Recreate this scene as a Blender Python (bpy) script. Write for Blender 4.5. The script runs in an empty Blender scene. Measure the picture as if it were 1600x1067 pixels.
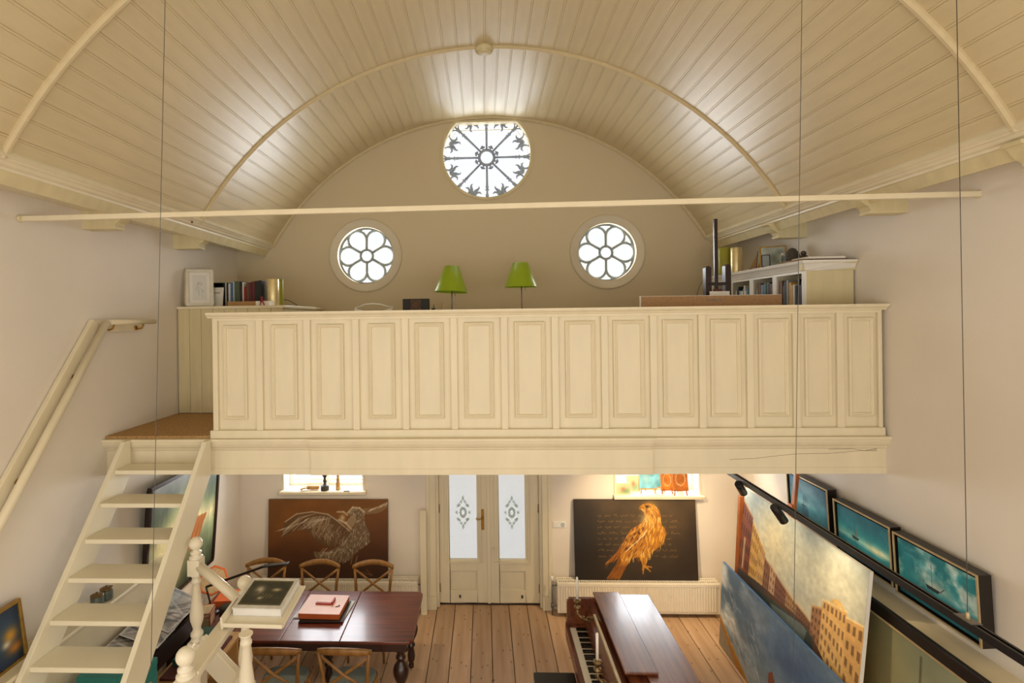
import bpy, bmesh, math, random
import numpy as np
from mathutils import Vector, Matrix, Euler
random.seed(4); RNG = np.random.default_rng(4)
PI = math.pi
SC = bpy.context.scene
COL = SC.collection

# ------------------------------------------------------------------ camera
CAM_H = 3.806; YAW = 0.0401; ROLL = -0.0131; FPX = 850.0; CX, CY = 721.4, 495.1
cam_d = bpy.data.cameras.new('camera'); cam = bpy.data.objects.new('camera', cam_d); COL.objects.link(cam)
_F = Vector((-math.sin(YAW), math.cos(YAW), 0)); _R0 = Vector((math.cos(YAW), math.sin(YAW), 0)); _U0 = Vector((0, 0, 1))
_R = _R0*math.cos(ROLL) + _U0*math.sin(ROLL); _U = _U0*math.cos(ROLL) - _R0*math.sin(ROLL)
cam.matrix_world = Matrix(((_R.x, _U.x, -_F.x, 0), (_R.y, _U.y, -_F.y, 0), (_R.z, _U.z, -_F.z, CAM_H), (0, 0, 0, 1)))
cam_d.sensor_width = 36.0; cam_d.lens = FPX/1600*36
cam_d.shift_x = (800-CX)/1600; cam_d.shift_y = (CY-533.5)/1600
cam_d.clip_start = 0.05; cam_d.clip_end = 400
SC.camera = cam

# ------------------------------------------------------------------ light and exposure
vs = SC.view_settings
vs.view_transform = 'Standard'; vs.look = 'None'; vs.gamma = 1.0; vs.use_curve_mapping = False
vs.exposure = 0.0
w = bpy.data.worlds.new('overcast_sky'); SC.world = w; w.use_nodes = True
bg = w.node_tree.nodes['Background']; bg.inputs[0].default_value = (1.0, 1.0, 0.99, 1); bg.inputs[1].default_value = 1.12

def area(name, loc, rot, sx, sy, power, color):
    d = bpy.data.lights.new(name, 'AREA'); d.shape = 'RECTANGLE'; d.size = sx; d.size_y = sy; d.energy = power; d.color = color
    o = bpy.data.objects.new(name, d); COL.objects.link(o); o.location = loc; o.rotation_euler = rot; return o
# daylight entering by the tall windows of the wall behind the camera plus fill light at unseen side windows added near it
DAY = (1.0, 0.95, 0.87)
for i, x in enumerate((-2.0, 0.0, 2.0)):
    area('daylight_front_window', (x, -3.12, 2.6), (PI/2, 0, 0), 1.3, 3.4, 44, DAY)
for s in (-1, 1):
    for y in (-1.9, 0.2):
        area('side_fill_light', (s*3.2, y, 3.0), (0, s*PI/2, 0), 2.4, 1.1, 26, DAY)
# overcast daylight entering by the windows of the end wall
SKYC = (0.97, 0.98, 1.0)
area('daylight_rose_window', (0.07, 7.36, 5.90), (-PI/2, 0, 0), 1.25, 1.25, 18, SKYC).data.shape = 'ELLIPSE'
for x in (-1.54, 1.61):
    area('daylight_round_window', (x, 7.36, 4.63), (-PI/2, 0, 0), 0.85, 0.85, 34, SKYC).data.shape = 'ELLIPSE'
for x in (-2.13, 2.2):
    area('daylight_low_window', (x, 7.52, 2.0), (-PI/2, 0, 0), 0.95, 0.8, 40, SKYC)

# ------------------------------------------------------------------ materials
def lin(c):
    if isinstance(c, str): c = tuple(int(c[i:i+2], 16)/255 for i in (0, 2, 4))
    return tuple((v/12.92 if v <= 0.04045 else ((v+0.055)/1.055)**2.4) for v in c[:3])
MATS = {}
def mat(name, c, rough=0.5, var=0.06, scale=6.0, bump=0.0, bscale=60.0, metal=0.0, stretch=(1, 1, 1), c2=None, spec=0.5, coat=0.0):
    m = bpy.data.materials.new(name); m.use_nodes = True; nt = m.node_tree; N = nt.nodes; L = nt.links
    b = N['Principled BSDF']; b.inputs['Roughness'].default_value = rough; b.inputs['Metallic'].default_value = metal
    b.inputs['Specular IOR Level'].default_value = spec; b.inputs['Coat Weight'].default_value = coat; b.inputs['Coat Roughness'].default_value = 0.12
    tc = N.new('ShaderNodeTexCoord'); mp = N.new('ShaderNodeMapping'); mp.inputs['Scale'].default_value = stretch
    L.new(tc.outputs['Object'], mp.inputs['Vector'])
    nz = N.new('ShaderNodeTexNoise'); nz.inputs['Scale'].default_value = scale; nz.inputs['Detail'].default_value = 4
    L.new(mp.outputs[0], nz.inputs['Vector'])
    rp = N.new('ShaderNodeValToRGB'); e = rp.color_ramp.elements
    a = lin(c); d = lin(c2) if c2 else tuple(v*(1-2*var) for v in a)
    if not c2: a = tuple(min(1, v*(1+var*0.5)) for v in a)
    e[0].position = 0.3; e[1].position = 0.7; e[0].color = (*d, 1); e[1].color = (*a, 1)
    L.new(nz.outputs['Fac'], rp.inputs[0]); L.new(rp.outputs[0], b.inputs['Base Color'])
    if bump:
        n2 = N.new('ShaderNodeTexNoise'); n2.inputs['Scale'].default_value = bscale; n2.inputs['Detail'].default_value = 3
        L.new(mp.outputs[0], n2.inputs['Vector'])
        bp = N.new('ShaderNodeBump'); bp.inputs['Strength'].default_value = bump; bp.inputs['Distance'].default_value = 0.01
        L.new(n2.outputs['Fac'], bp.inputs['Height']); L.new(bp.outputs[0], b.inputs['Normal'])
    MATS[name] = m; return m
def glass(name, tint=(0.92, 0.95, 0.97), gl=0.08, etched=False):
    m = bpy.data.materials.new(name); m.use_nodes = True; nt = m.node_tree; N = nt.nodes; L = nt.links
    N.remove(N['Principled BSDF']); out = N['Material Output']
    t = N.new('ShaderNodeBsdfTransparent'); t.inputs[0].default_value = (*tint, 1)
    g = N.new('ShaderNodeBsdfGlossy'); g.inputs['Roughness'].default_value = 0.05
    mx = N.new('ShaderNodeMixShader'); mx.inputs[0].default_value = gl
    L.new(t.outputs[0], mx.inputs[1]); L.new(g.outputs[0], mx.inputs[2]); L.new(mx.outputs[0], out.inputs[0])
    if etched:      # fine diamond lattice of etched lines with a dot in each cell
        tc = N.new('ShaderNodeTexCoord'); sp = N.new('ShaderNodeSeparateXYZ'); L.new(tc.outputs['Object'], sp.inputs[0])
        def M(op, a, b=None):
            n = N.new('ShaderNodeMath'); n.operation = op
            for i, v in enumerate((a, b)):
                if v is None: continue
                if isinstance(v, (int, float)): n.inputs[i].default_value = v
                else: L.new(v, n.inputs[i])
            return n.outputs[0]
        k = 1/0.043
        u = M('MULTIPLY', M('ADD', sp.outputs['X'], sp.outputs['Z']), k); v = M('MULTIPLY', M('SUBTRACT', sp.outputs['X'], sp.outputs['Z']), k)
        du = M('ABSOLUTE', M('SUBTRACT', M('FRACT', u), 0.5)); dv = M('ABSOLUTE', M('SUBTRACT', M('FRACT', v), 0.5))
        line = M('GREATER_THAN', M('MAXIMUM', du, dv), 0.38)
        dot = M('LESS_THAN', M('ADD', M('MULTIPLY', du, du), M('MULTIPLY', dv, dv)), 0.035)
        pat = M('MAXIMUM', line, dot)
        mixc = N.new('ShaderNodeMix'); mixc.data_type = 'RGBA'; L.new(pat, mixc.inputs['Factor'])
        mixc.inputs[6].default_value = (1, 1, 1, 1); mixc.inputs[7].default_value = (0.33, 0.32, 0.29, 1)
        L.new(mixc.outputs[2], t.inputs[0])
    MATS[name] = m; return m
def painted(name, rough=0.45):
    m = bpy.data.materials.new(name); m.use_nodes = True; nt = m.node_tree; N = nt.nodes; L = nt.links
    b = N['Principled BSDF']; b.inputs['Roughness'].default_value = rough
    a = N.new('ShaderNodeVertexColor'); a.layer_name = 'paint'; L.new(a.outputs[0], b.inputs['Base Color'])
    nz = N.new('ShaderNodeTexNoise'); nz.inputs['Scale'].default_value = 90
    bp = N.new('ShaderNodeBump'); bp.inputs['Strength'].default_value = 0.15; bp.inputs['Distance'].default_value = 0.004
    L.new(nz.outputs['Fac'], bp.inputs['Height']); L.new(bp.outputs[0], b.inputs['Normal'])
    MATS[name] = m; return m
mat('plaster', 'ece4d9', 0.75, 0.03, 1.2, 0.06, 30)
mat('plaster_end', 'dccfb6', 0.75, 0.03, 1.2, 0.06, 30)
mat('vault', 'd8c8a2', 0.33, 0.04, 2.5, 0.05, 14, stretch=(6, 0.7, 6))
mat('cream', 'eadfc2', 0.42, 0.03, 2.5, 0.04, 25, stretch=(3, 3, 0.8))
mat('cream_dark', 'dccfa6', 0.45, 0.05, 3, 0.04, 20, stretch=(4, 4, 0.6))
mat('ivory', 'efe6cf', 0.33, 0.03, 3)
mat('stair_paint', 'eee6cd', 0.4, 0.03, 2.5)
mat('white', 'f0ede6', 0.4, 0.03, 5)
mat('floor_wood', 'c79a6c', 0.42, 0.1, 2.2, 0.08, 9, stretch=(7, 0.55, 1), c2='a87646')
mat('knot', '5b3a20', 0.6, 0.1, 20)
mat('dark_gap', '2a1c10', 0.9, 0.1, 4)
mat('coir', 'c79e68', 0.95, 0.18, 55, 0.8, 160)
mat('mahogany', '74392a', 0.3, 0.1, 3.0, 0.05, 6, stretch=(0.7, 9, 4), c2='532317', coat=0.25)
mat('mahogany_dark', '2c130d', 0.28, 0.1, 6, coat=0.3)
mat('walnut', '7d4527', 0.27, 0.1, 3.0, 0.0, 20, stretch=(8, 0.7, 4), c2='55291a', coat=0.2)
mat('oak', '9c7038', 0.4, 0.1, 5, 0.05, 40, stretch=(4, 4, 1), c2='7d5526')
mat('easel_wood', 'b3672f', 0.45, 0.1, 5, 0.05, 40, stretch=(4, 4, 1), c2='8e4c20')
mat('dark_wood', '2b1a17', 0.35, 0.15, 8, stretch=(3, 3, 1))
mat('seat_blue', '7d8a8c', 0.8, 0.08, 14, 0.1, 120)
mat('brass', 'b58a45', 0.3, 0.1, 20, metal=1.0)
mat('aged_brass', '8c7550', 0.42, 0.2, 25, metal=0.9)
mat('gold', 'ead9a6', 0.28, 0.06, 10, metal=0.6)
mat('gold_frame', 'b08a3e', 0.4, 0.15, 18, metal=0.6)
mat('champagne', 'c9b489', 0.4, 0.1, 12, metal=0.3)
mat('black', '16140f', 0.45, 0.1, 10)
mat('black_frame', '1b130e', 0.4, 0.15, 8)
mat('black_metal', '17171a', 0.35, 0.1, 10)
mat('steel', '8d8d8a', 0.35, 0.1, 20, metal=0.9)
mat('iron', 'a3afc4', 0.6, 0.08, 12)
mat('cable', '57534c', 0.5, 0.1, 20)
mat('lead', '9aa2a6', 0.6, 0.06, 12)
mat('radiator', 'eee7d9', 0.4, 0.02, 4)
mat('lamp_green', 'a0bd22', 0.35, 0.03, 6)
mat('vase_olive', '9c982b', 0.35, 0.06, 8)
mat('candle', 'f3efe4', 0.5, 0.02, 8)
mat('key_white', 'efe9da', 0.25, 0.02, 8)
mat('key_black', '100e0d', 0.25, 0.05, 8)
mat('paper', 'ebe7df', 0.7, 0.03, 9)
mat('red', 'a3231c', 0.45, 0.08, 8)
mat('orange', 'c9622f', 0.45, 0.08, 8)
mat('pink', 'dbb4ac', 0.45, 0.05, 8)
mat('teal', '2f8a84', 0.45, 0.06, 6)
mat('green_dark', '1f4a3a', 0.5, 0.1, 6)
mat('maroon', '5a2a26', 0.5, 0.1, 6)
mat('linen', 'c29b74', 0.85, 0.1, 60, 0.3, 200)
mat('cardboard', 'b18a5c', 0.8, 0.06, 15)
mat('tin', '6f7c78', 0.4, 0.08, 10, metal=0.4)
mat('pattern_box', 'c9a58c', 0.6, 0.3, 70, c2='8b8f6b')
mat('light_wood', 'c79a5e', 0.5, 0.08, 6, stretch=(3, 3, 1))
mat('stone_dark', '4b4640', 0.6, 0.15, 14)
for n, c in dict(b_blue='4a6f9c', b_navy='232b40', b_white='dcd9d0', b_red='8f1f20', b_dark='201a1b', b_green='4d5a45', b_teal='5f8288', b_yellow='c79d3a', b_brown='6a4a33', b_grey='8f8d89', b_maroon='5e1f22', b_black='121113', b_pale='b9c4c6').items():
    mat(n, c, 0.5, 0.08, 20)
mat('silver', 'd5d2c8', 0.35, 0.06, 10, metal=0.3); mat('photo_edge', 'd8d5d2', 0.6, 0.03, 10)
glass('frosted', (0.72, 0.74, 0.68), 0.05); glass('glass'); glass('etched_glass', etched=True)
painted('paint', 0.6); painted('paint_matte', 0.7)

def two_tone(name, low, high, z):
    """off-white below the gallery floor, tan on the gable above it"""
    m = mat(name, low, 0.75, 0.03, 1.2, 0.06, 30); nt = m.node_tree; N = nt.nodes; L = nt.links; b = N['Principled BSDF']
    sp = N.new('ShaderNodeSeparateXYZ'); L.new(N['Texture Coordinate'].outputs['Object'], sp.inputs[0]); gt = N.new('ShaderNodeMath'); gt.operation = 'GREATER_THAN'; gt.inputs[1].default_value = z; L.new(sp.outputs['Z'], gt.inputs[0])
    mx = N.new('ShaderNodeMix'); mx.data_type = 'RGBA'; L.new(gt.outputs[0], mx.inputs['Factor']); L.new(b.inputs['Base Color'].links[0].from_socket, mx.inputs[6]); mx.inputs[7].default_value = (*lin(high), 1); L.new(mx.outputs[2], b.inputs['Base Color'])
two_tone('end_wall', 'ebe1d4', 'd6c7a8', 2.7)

# ------------------------------------------------------------------ helpers
def at(px, py, Y=None, Z=None, X=None):
    d = _F + _R*((px-CX)/FPX) + _U*((CY-py)/FPX)
    k = Y/d.y if Y is not None else ((Z-CAM_H)/d.z if Z is not None else X/d.x)
    return Vector((0, 0, CAM_H)) + d*k

class MB:
    """collects simple shapes into one mesh"""
    def __init__(s): s.v = []; s.f = []; s.sm = []
    def add(s, vs_, fs, smooth=False, M=None):
        b = len(s.v)
        for p in vs_: s.v.append(tuple(M @ Vector(p)) if M else tuple(p))
        for f in fs: s.f.append([b+i for i in f]); s.sm.append(smooth)
        return s
    def box(s, a, b, M=None):
        (x0, y0, z0), (x1, y1, z1) = a, b
        return s.add([(x0, y0, z0), (x1, y0, z0), (x1, y1, z0), (x0, y1, z0), (x0, y0, z1), (x1, y0, z1), (x1, y1, z1), (x0, y1, z1)],
                     [(0, 3, 2, 1), (4, 5, 6, 7), (0, 1, 5, 4), (1, 2, 6, 5), (2, 3, 7, 6), (3, 0, 4, 7)], False, M)
    def bar(s, p, q, wx, wz, up=(0, 0, 1)):
        p, q = Vector(p), Vector(q); d = (q-p); L = d.length; d.normalize(); u = Vector(up)
        x = d.cross(u)
        if x.length < 1e-4: x = d.cross(Vector((1, 0, 0)))
        x.normalize(); z = x.cross(d)
        M = Matrix(((x.x, d.x, z.x, p.x), (x.y, d.y, z.y, p.y), (x.z, d.z, z.z, p.z), (0, 0, 0, 1)))
        return s.box((-wx/2, 0, -wz/2), (wx/2, L, wz/2), M)
    def tube(s, pts, r, n=8, cap=True, closed=False, flat=None):
        pts = [Vector(p) for p in pts]; m = len(pts); rs = r if isinstance(r, (list, tuple)) else [r]*m
        vs_ = []; fs = []; nprev = None
        for i, p in enumerate(pts):
            if closed: t = pts[(i+1) % m]-pts[i-1]
            else: t = pts[min(i+1, m-1)]-pts[max(i-1, 0)]
            t.normalize()
            if nprev is None:
                a = Vector((0, 0, 1)) if abs(t.z) < 0.9 else Vector((1, 0, 0)); nn = t.cross(a).normalized()
            else:
                nn = nprev - t*nprev.dot(t)
                nn = nn.normalized() if nn.length > 1e-6 else t.orthogonal().normalized()
            nprev = nn; bb = t.cross(nn)
            fl = flat or 1.0
            for k in range(n):
                an = 2*PI*k/n; vs_.append(p + nn*math.cos(an)*rs[i] + bb*math.sin(an)*rs[i]*fl)
        for i in range(m if closed else m-1):
            j = (i+1) % m
            for k in range(n): fs.append((i*n+k, i*n+(k+1) % n, j*n+(k+1) % n, j*n+k))
        s.add(vs_, fs, True)
        if cap and not closed: s.add(vs_[:n], [tuple(range(n))[::-1]]); s.add(vs_[-n:], [tuple(range(n))])
        return s
    def lathe(s, prof, base=(0, 0, 0), n=20, M=None, smooth=True):
        vs_ = []; fs = []
        for r, z in prof:
            for k in range(n): vs_.append((base[0]+r*math.cos(2*PI*k/n), base[1]+r*math.sin(2*PI*k/n), base[2]+z))
        for i in range(len(prof)-1):
            for k in range(n): fs.append((i*n+k, i*n+(k+1) % n, (i+1)*n+(k+1) % n, (i+1)*n+k))
        s.add(vs_, fs, smooth, M)
        s.add(vs_[:n], [tuple(range(n))[::-1]], False, M); s.add(vs_[-n:], [tuple(range(n))], False, M); return s
    def prism(s, poly, h0, h1, axis='y', M=None, smooth=False):
        """poly in the plane across the axis: y -> (x,z), x -> (y,z), z -> (x,y)"""
        f = {'y': lambda a, b, h: (a, h, b), 'x': lambda a, b, h: (h, a, b), 'z': lambda a, b, h: (a, b, h)}[axis]
        n = len(poly); vs_ = [f(a, b, h0) for a, b in poly]+[f(a, b, h1) for a, b in poly]
        s.add(vs_, [(i, (i+1) % n, n+(i+1) % n, n+i) for i in range(n)], smooth, M)
        s.add(vs_, [tuple(range(n))[::-1], tuple(range(n, 2*n))], False, M); return s
    def sphere(s, c, r, n=16, m=10, sc=(1, 1, 1)):
        prof = [(max(1e-4, r*math.sin(PI*i/m)), -r*math.cos(PI*i/m)) for i in range(m+1)]
        M = Matrix.Translation(c) @ Matrix.Diagonal((*sc, 1)); return s.lathe(prof, (0, 0, 0), n, M)
    def build(s, name, material, parent=None, bev=0.0, local=False, loc=None, rot=None):
        vs_ = np.array(s.v, float)
        if parent is not None:
            org = Vector((0, 0, 0)) if local else wloc(parent)
        else:
            if local: org = Vector((0, 0, 0))
            else: mn, mx = vs_.min(0), vs_.max(0); org = Vector(((mn[0]+mx[0])/2, (mn[1]+mx[1])/2, mn[2]))
        me = bpy.data.meshes.new(name); me.from_pydata([tuple(p) for p in vs_-np.array(org)], [], s.f)
        me.polygons.foreach_set('use_smooth', s.sm)
        bm = bmesh.new(); bm.from_mesh(me); bmesh.ops.remove_doubles(bm, verts=bm.verts, dist=1e-5); bmesh.ops.recalc_face_normals(bm, faces=bm.faces); bm.to_mesh(me); bm.free()
        me.materials.append(MATS[material] if isinstance(material, str) else material)
        o = bpy.data.objects.new(name, me); COL.objects.link(o)
        if parent is not None: o.parent = parent
        elif not local: o.location = org
        if loc is not None: o.location = loc
        if rot is not None: o.rotation_euler = rot
        if bev:
            md = o.modifiers.new('bevel', 'BEVEL'); md.width = bev; md.segments = 2; md.limit_method = 'ANGLE'; md.angle_limit = 0.6
        return o
def wloc(o):
    v = Vector((0, 0, 0))
    while o is not None: v += o.location; o = o.parent
    return v
def thing(name, label, cat, loc=(0, 0, 0), rot=None, group=None, kind=None):
    o = bpy.data.objects.new(name, None); COL.objects.link(o); o.location = loc; o.empty_display_size = 0.05
    if rot is not None: o.rotation_euler = rot
    return tag(o, label, cat, group, kind)
def tag(o, label=None, cat=None, group=None, kind=None):
    if label: o['label'] = label
    if cat: o['category'] = cat
    if group: o['group'] = group
    if kind: o['kind'] = kind
    return o
def struct(o, label=None): return tag(o, label, None, None, 'structure')
def copy_tree(o, parent=None):
    c = o.copy(); COL.objects.link(c); c.parent = parent
    for ch in list(o.children): copy_tree(ch, c)
    return c
def fill2d(splines, thick):
    """planar outline with holes, as an extruded mesh in the x-z plane, from y=0 to y=thick"""
    cu = bpy.data.curves.new('outline', 'CURVE'); cu.dimensions = '2D'; cu.fill_mode = 'BOTH'; cu.extrude = thick/2
    for pts in splines:
        sp = cu.splines.new('POLY'); sp.points.add(len(pts)-1); sp.use_cyclic_u = True
        for p, (x, z) in zip(sp.points, pts): p.co = (x, z, 0, 1)
    o = bpy.data.objects.new('outline', cu); COL.objects.link(o)
    dg = bpy.context.evaluated_depsgraph_get(); me = bpy.data.meshes.new_from_object(o.evaluated_get(dg))
    bpy.data.objects.remove(o); bpy.data.curves.remove(cu)
    me.transform(Matrix(((1, 0, 0, 0), (0, 0, -1, thick/2), (0, 1, 0, 0), (0, 0, 0, 1)))); return me
def circ(cx, cz, r, n=64, a0=0, a1=2*PI): return [(cx+r*math.cos(a0+(a1-a0)*i/n), cz+r*math.sin(a0+(a1-a0)*i/n)) for i in range(n)]

# --- painting by numbers: an array of colours that becomes the colour layer of a fine canvas mesh
def vnoise(h, w, fy, fx, seed, octv=4):
    r = np.random.default_rng(seed); out = np.zeros((h, w)); amp = 1; tot = 0
    for o in range(octv):
        gy, gx = int(max(1, fy*2**o))+2, int(max(1, fx*2**o))+2
        g = r.random((gy, gx)); y = np.linspace(0, gy-1.001, h); x = np.linspace(0, gx-1.001, w)
        y0 = y.astype(int); x0 = x.astype(int); ty = (y-y0)[:, None]; tx = (x-x0)[None, :]; ty = ty*ty*(3-2*ty); tx = tx*tx*(3-2*tx)
        v = g[np.ix_(y0, x0)]*(1-ty)*(1-tx)+g[np.ix_(y0+1, x0)]*ty*(1-tx)+g[np.ix_(y0, x0+1)]*(1-ty)*tx+g[np.ix_(y0+1, x0+1)]*ty*tx
        out += v*amp; tot += amp; amp *= 0.5
    return out/tot
def rgb(c): return np.array([int(c[i:i+2], 16)/255 for i in (0, 2, 4)])
class Art:
    """u to the right 0..1, v down 0..1"""
    def __init__(s, w, h, base='888888'):
        s.w, s.h = w, h; s.a = np.zeros((h, w, 3))+rgb(base); s.asp = h/w
        s.u = (np.arange(w)+0.5)/w; s.vv = (np.arange(h)+0.5)/h
        s.U, s.V = np.meshgrid(s.u, s.vv)
    def grad(s, stops):
        vs_ = [t for t, _ in stops]; cs = np.array([rgb(c) for _, c in stops])
        for k in range(3): s.a[:, :, k] = np.interp(s.V, vs_, cs[:, k])
    def blend(s, m, c): m = np.clip(m, 0, 1)[:, :, None]; s.a = s.a*(1-m)+rgb(c)*m
    def mottle(s, amt, fy, fx, seed): s.a = np.clip(s.a*(1+amt*(vnoise(s.h, s.w, fy, fx, seed)-0.5)[:, :, None]*2), 0, 1)
    def glow(s, cu, cv, ru, rv, c, al=1.0): s.blend(al*np.exp(-(((s.U-cu)/ru)**2+((s.V-cv)/rv)**2)), c)
    def poly(s, pts, c, al=1.0):
        m = np.zeros((s.h, s.w), bool); n = len(pts)
        for i in range(n):
            (x0, y0), (x1, y1) = pts[i], pts[(i+1) % n]
            if y0 == y1: continue
            cnd = ((y0 > s.V) != (y1 > s.V)); xs = (x1-x0)*(s.V-y0)/(y1-y0)+x0; m ^= cnd & (s.U < xs)
        s.blend(m*al, c); return m
    def line(s, pts, wd, c, al=1.0, w1=None):
        """brush stroke, width as a share of the picture's width"""
        rr = np.linspace(wd, wd if w1 is None else w1, len(pts)); cc = rgb(c)
        for i in range(len(pts)-1):
            (x0, y0), (x1, y1) = pts[i], pts[i+1]; r = (rr[i]+rr[i+1])/2
            i0 = max(0, int((min(x0, x1)-2*r)*s.w)-1); i1 = min(s.w, int((max(x0, x1)+2*r)*s.w)+2)
            j0 = max(0, int((min(y0, y1)-2*r/s.asp)*s.h)-1); j1 = min(s.h, int((max(y0, y1)+2*r/s.asp)*s.h)+2)
            if i1 <= i0 or j1 <= j0: continue
            U = s.U[j0:j1, i0:i1]-x0; V = (s.V[j0:j1, i0:i1]-y0)*s.asp; dx, dy = x1-x0, (y1-y0)*s.asp
            t = np.clip((U*dx+V*dy)/(dx*dx+dy*dy+1e-9), 0, 1); d = np.hypot(U-t*dx, V-t*dy)
            m = np.clip(1.2-d/max(r, 0.4/s.w), 0, 1)*al; s.a[j0:j1, i0:i1] = s.a[j0:j1, i0:i1]*(1-m[:, :, None])+cc*m[:, :, None]
def canvas_mesh(name, art, W, H, material, parent, M=None, y=0.0):
    """fine grid, W wide and H high, standing on z=0, facing -y"""
    w_, h_ = art.w, art.h
    xs = np.linspace(-W/2, W/2, w_); zs = np.linspace(H, 0, h_); X, Z = np.meshgrid(xs, zs)
    V = np.stack([X, np.full_like(X, y), Z], -1).reshape(-1, 3)
    if M is not None: A = np.array(M); V = V@A[:3, :3].T+A[:3, 3]
    idx = np.arange(w_*h_).reshape(h_, w_); F = np.stack([idx[1:, :-1], idx[1:, 1:], idx[:-1, 1:], idx[:-1, :-1]], -1).reshape(-1, 4)
    me = bpy.data.meshes.new(name); me.vertices.add(len(V)); me.vertices.foreach_set('co', V.ravel())
    me.loops.add(F.size); me.loops.foreach_set('vertex_index', F.ravel().astype(np.int32)); me.polygons.add(len(F))
    me.polygons.foreach_set('loop_start', np.arange(0, F.size, 4, dtype=np.int32)); me.update(calc_edges=True)
    c = art.a.reshape(-1, 3); l = np.where(c <= 0.04045, c/12.92, ((c+0.055)/1.055)**2.4)
    at_ = me.color_attributes.new('paint', 'FLOAT_COLOR', 'POINT'); at_.data.foreach_set('color', np.concatenate([l, np.ones((len(l), 1))], 1).ravel())
    me.materials.append(MATS[material]); o = bpy.data.objects.new(name, me); COL.objects.link(o); o.parent = parent; return o
# ================================================================== the setting
XW = 3.26; YB = 7.1; YF = -3.2
VC, VHW, VZS, VZA = 0.05, 2.826, 4.77, 6.407
VR = (VHW**2+(VZA-VZS)**2)/(2*(VZA-VZS)); VZC = VZA-VR; VTH = math.asin(VHW/VR)

# floor of wide boards
m = mat('floor_boards', 'd6b494', 0.42, 0.1, 2.2, 0.06, 9, stretch=(7, 0.55, 1), c2='bd9876')
nt = m.node_tree; N = nt.nodes; L = nt.links; b = N['Principled BSDF']
tc = N['Texture Coordinate']; mp = N.new('ShaderNodeMapping'); mp.inputs['Scale'].default_value = (7, 3.0, 1); L.new(tc.outputs['Object'], mp.inputs[0])
oi = N.new('ShaderNodeObjectInfo'); ad = N.new('ShaderNodeVectorMath'); ad.operation = 'ADD'; L.new(mp.outputs[0], ad.inputs[0])
sc_ = N.new('ShaderNodeMath'); sc_.operation = 'MULTIPLY'; sc_.inputs[1].default_value = 37; L.new(oi.outputs['Random'], sc_.inputs[0]); L.new(sc_.outputs[0], ad.inputs[1])
vo = N.new('ShaderNodeTexVoronoi'); vo.voronoi_dimensions = '2D'; vo.inputs['Scale'].default_value = 1.0; L.new(ad.outputs[0], vo.inputs['Vector'])
lt = N.new('ShaderNodeMapRange'); lt.inputs['From Min'].default_value = 0.01; lt.inputs['From Max'].default_value = 0.075; lt.inputs['To Min'].default_value = 0.85; lt.inputs['To Max'].default_value = 0; L.new(vo.outputs['Distance'], lt.inputs[0])
mx = N.new('ShaderNodeMix'); mx.data_type = 'RGBA'; L.new(lt.outputs[0], mx.inputs['Factor']); old = b.inputs['Base Color'].links[0].from_socket
L.new(old, mx.inputs[6]); mx.inputs[7].default_value = (*lin('553520'), 1)
mr = N.new('ShaderNodeMapRange'); mr.inputs['To Min'].default_value = 0.82; mr.inputs['To Max'].default_value = 1.1; L.new(oi.outputs['Random'], mr.inputs[0])
mv = N.new('ShaderNodeVectorMath'); mv.operation = 'SCALE'; L.new(mx.outputs[2], mv.inputs[0]); L.new(mr.outputs[0], mv.inputs['Scale']); L.new(mv.outputs[0], b.inputs['Base Color'])
floor = struct(MB().box((-XW-.2, YF-.2, -.2), (XW+.2, YB+.3, -.024)).build('floor', 'dark_gap'))
PW = 0.2345; x = -XW+0.03; first = None
while x < XW-0.02:
    if XW-x > PW:
        if first is None: first = o = MB().box((0, YF, -.024), (PW-.008, YB+.29, 0)).build('floor_board', 'floor_boards', floor, local=True, bev=0.0015)
        else: o = first.copy(); COL.objects.link(o)
        o.location = Vector((x, 0, 0))-floor.location
    else:
        MB().box((x, YF, -.024), (XW, YB+.29, 0)).build('floor_board', 'floor_boards', floor)
    x += PW

# end wall with its openings
rose = circ(0.07, 5.925, 0.566, 96); rose = [(x, min(z, 6.335)) for x, z in rose]
holes = [rose, circ(-1.541, 4.632, 0.372), circ(1.61, 4.622, 0.372),
         [(-2.66, 1.54), (-1.615, 1.54), (-1.615, 2.4), (-2.66, 2.4)], [(1.68, 1.48), (2.725, 1.48), (2.725, 2.4), (1.68, 2.4)],
         [(-0.665, -0.01), (0.73, -0.01), (0.73, 2.36), (-0.665, 2.36)]]
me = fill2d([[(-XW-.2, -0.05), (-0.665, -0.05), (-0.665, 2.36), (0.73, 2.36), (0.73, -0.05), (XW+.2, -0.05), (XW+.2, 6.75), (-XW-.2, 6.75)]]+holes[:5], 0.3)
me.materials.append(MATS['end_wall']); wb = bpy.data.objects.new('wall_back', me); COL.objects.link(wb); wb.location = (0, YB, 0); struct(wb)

def wall_with_openings(name, opens, axis):
    """opens: (a0,a1,z0,z1) along the wall; axis 'x' = side wall (sign given by name), 'y' = front wall"""
    mb = MB(); s = -1 if 'left' in name else 1
    lo, hi, top = (YF-.2, YB+.3, 4.78) if axis == 'x' else (-XW-.2, XW+.2, 6.75)
    def seg(a0, a1, z0, z1):
        if axis == 'x': mb.box((min(s*XW, s*(XW+.2)), a0, z0), (max(s*XW, s*(XW+.2)), a1, z1))
        else: mb.box((a0, YF-.2, z0), (a1, YF, z1))
    cur = lo
    for a0, a1, z0, z1 in opens:
        seg(cur, a0, -.05, top); seg(a0, a1, -.05, z0); seg(a0, a1, z1, top); cur = a1
    seg(cur, hi, -.05, top)
    return struct(mb.build(name, 'plaster'))
side_open = [(-2.45, -1.35, 1.8, 4.2), (-0.35, 0.75, 1.8, 4.2)]
front_open = [(x-.65, x+.65, .9, 4.3) for x in (-2., 0., 2.)]
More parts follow.
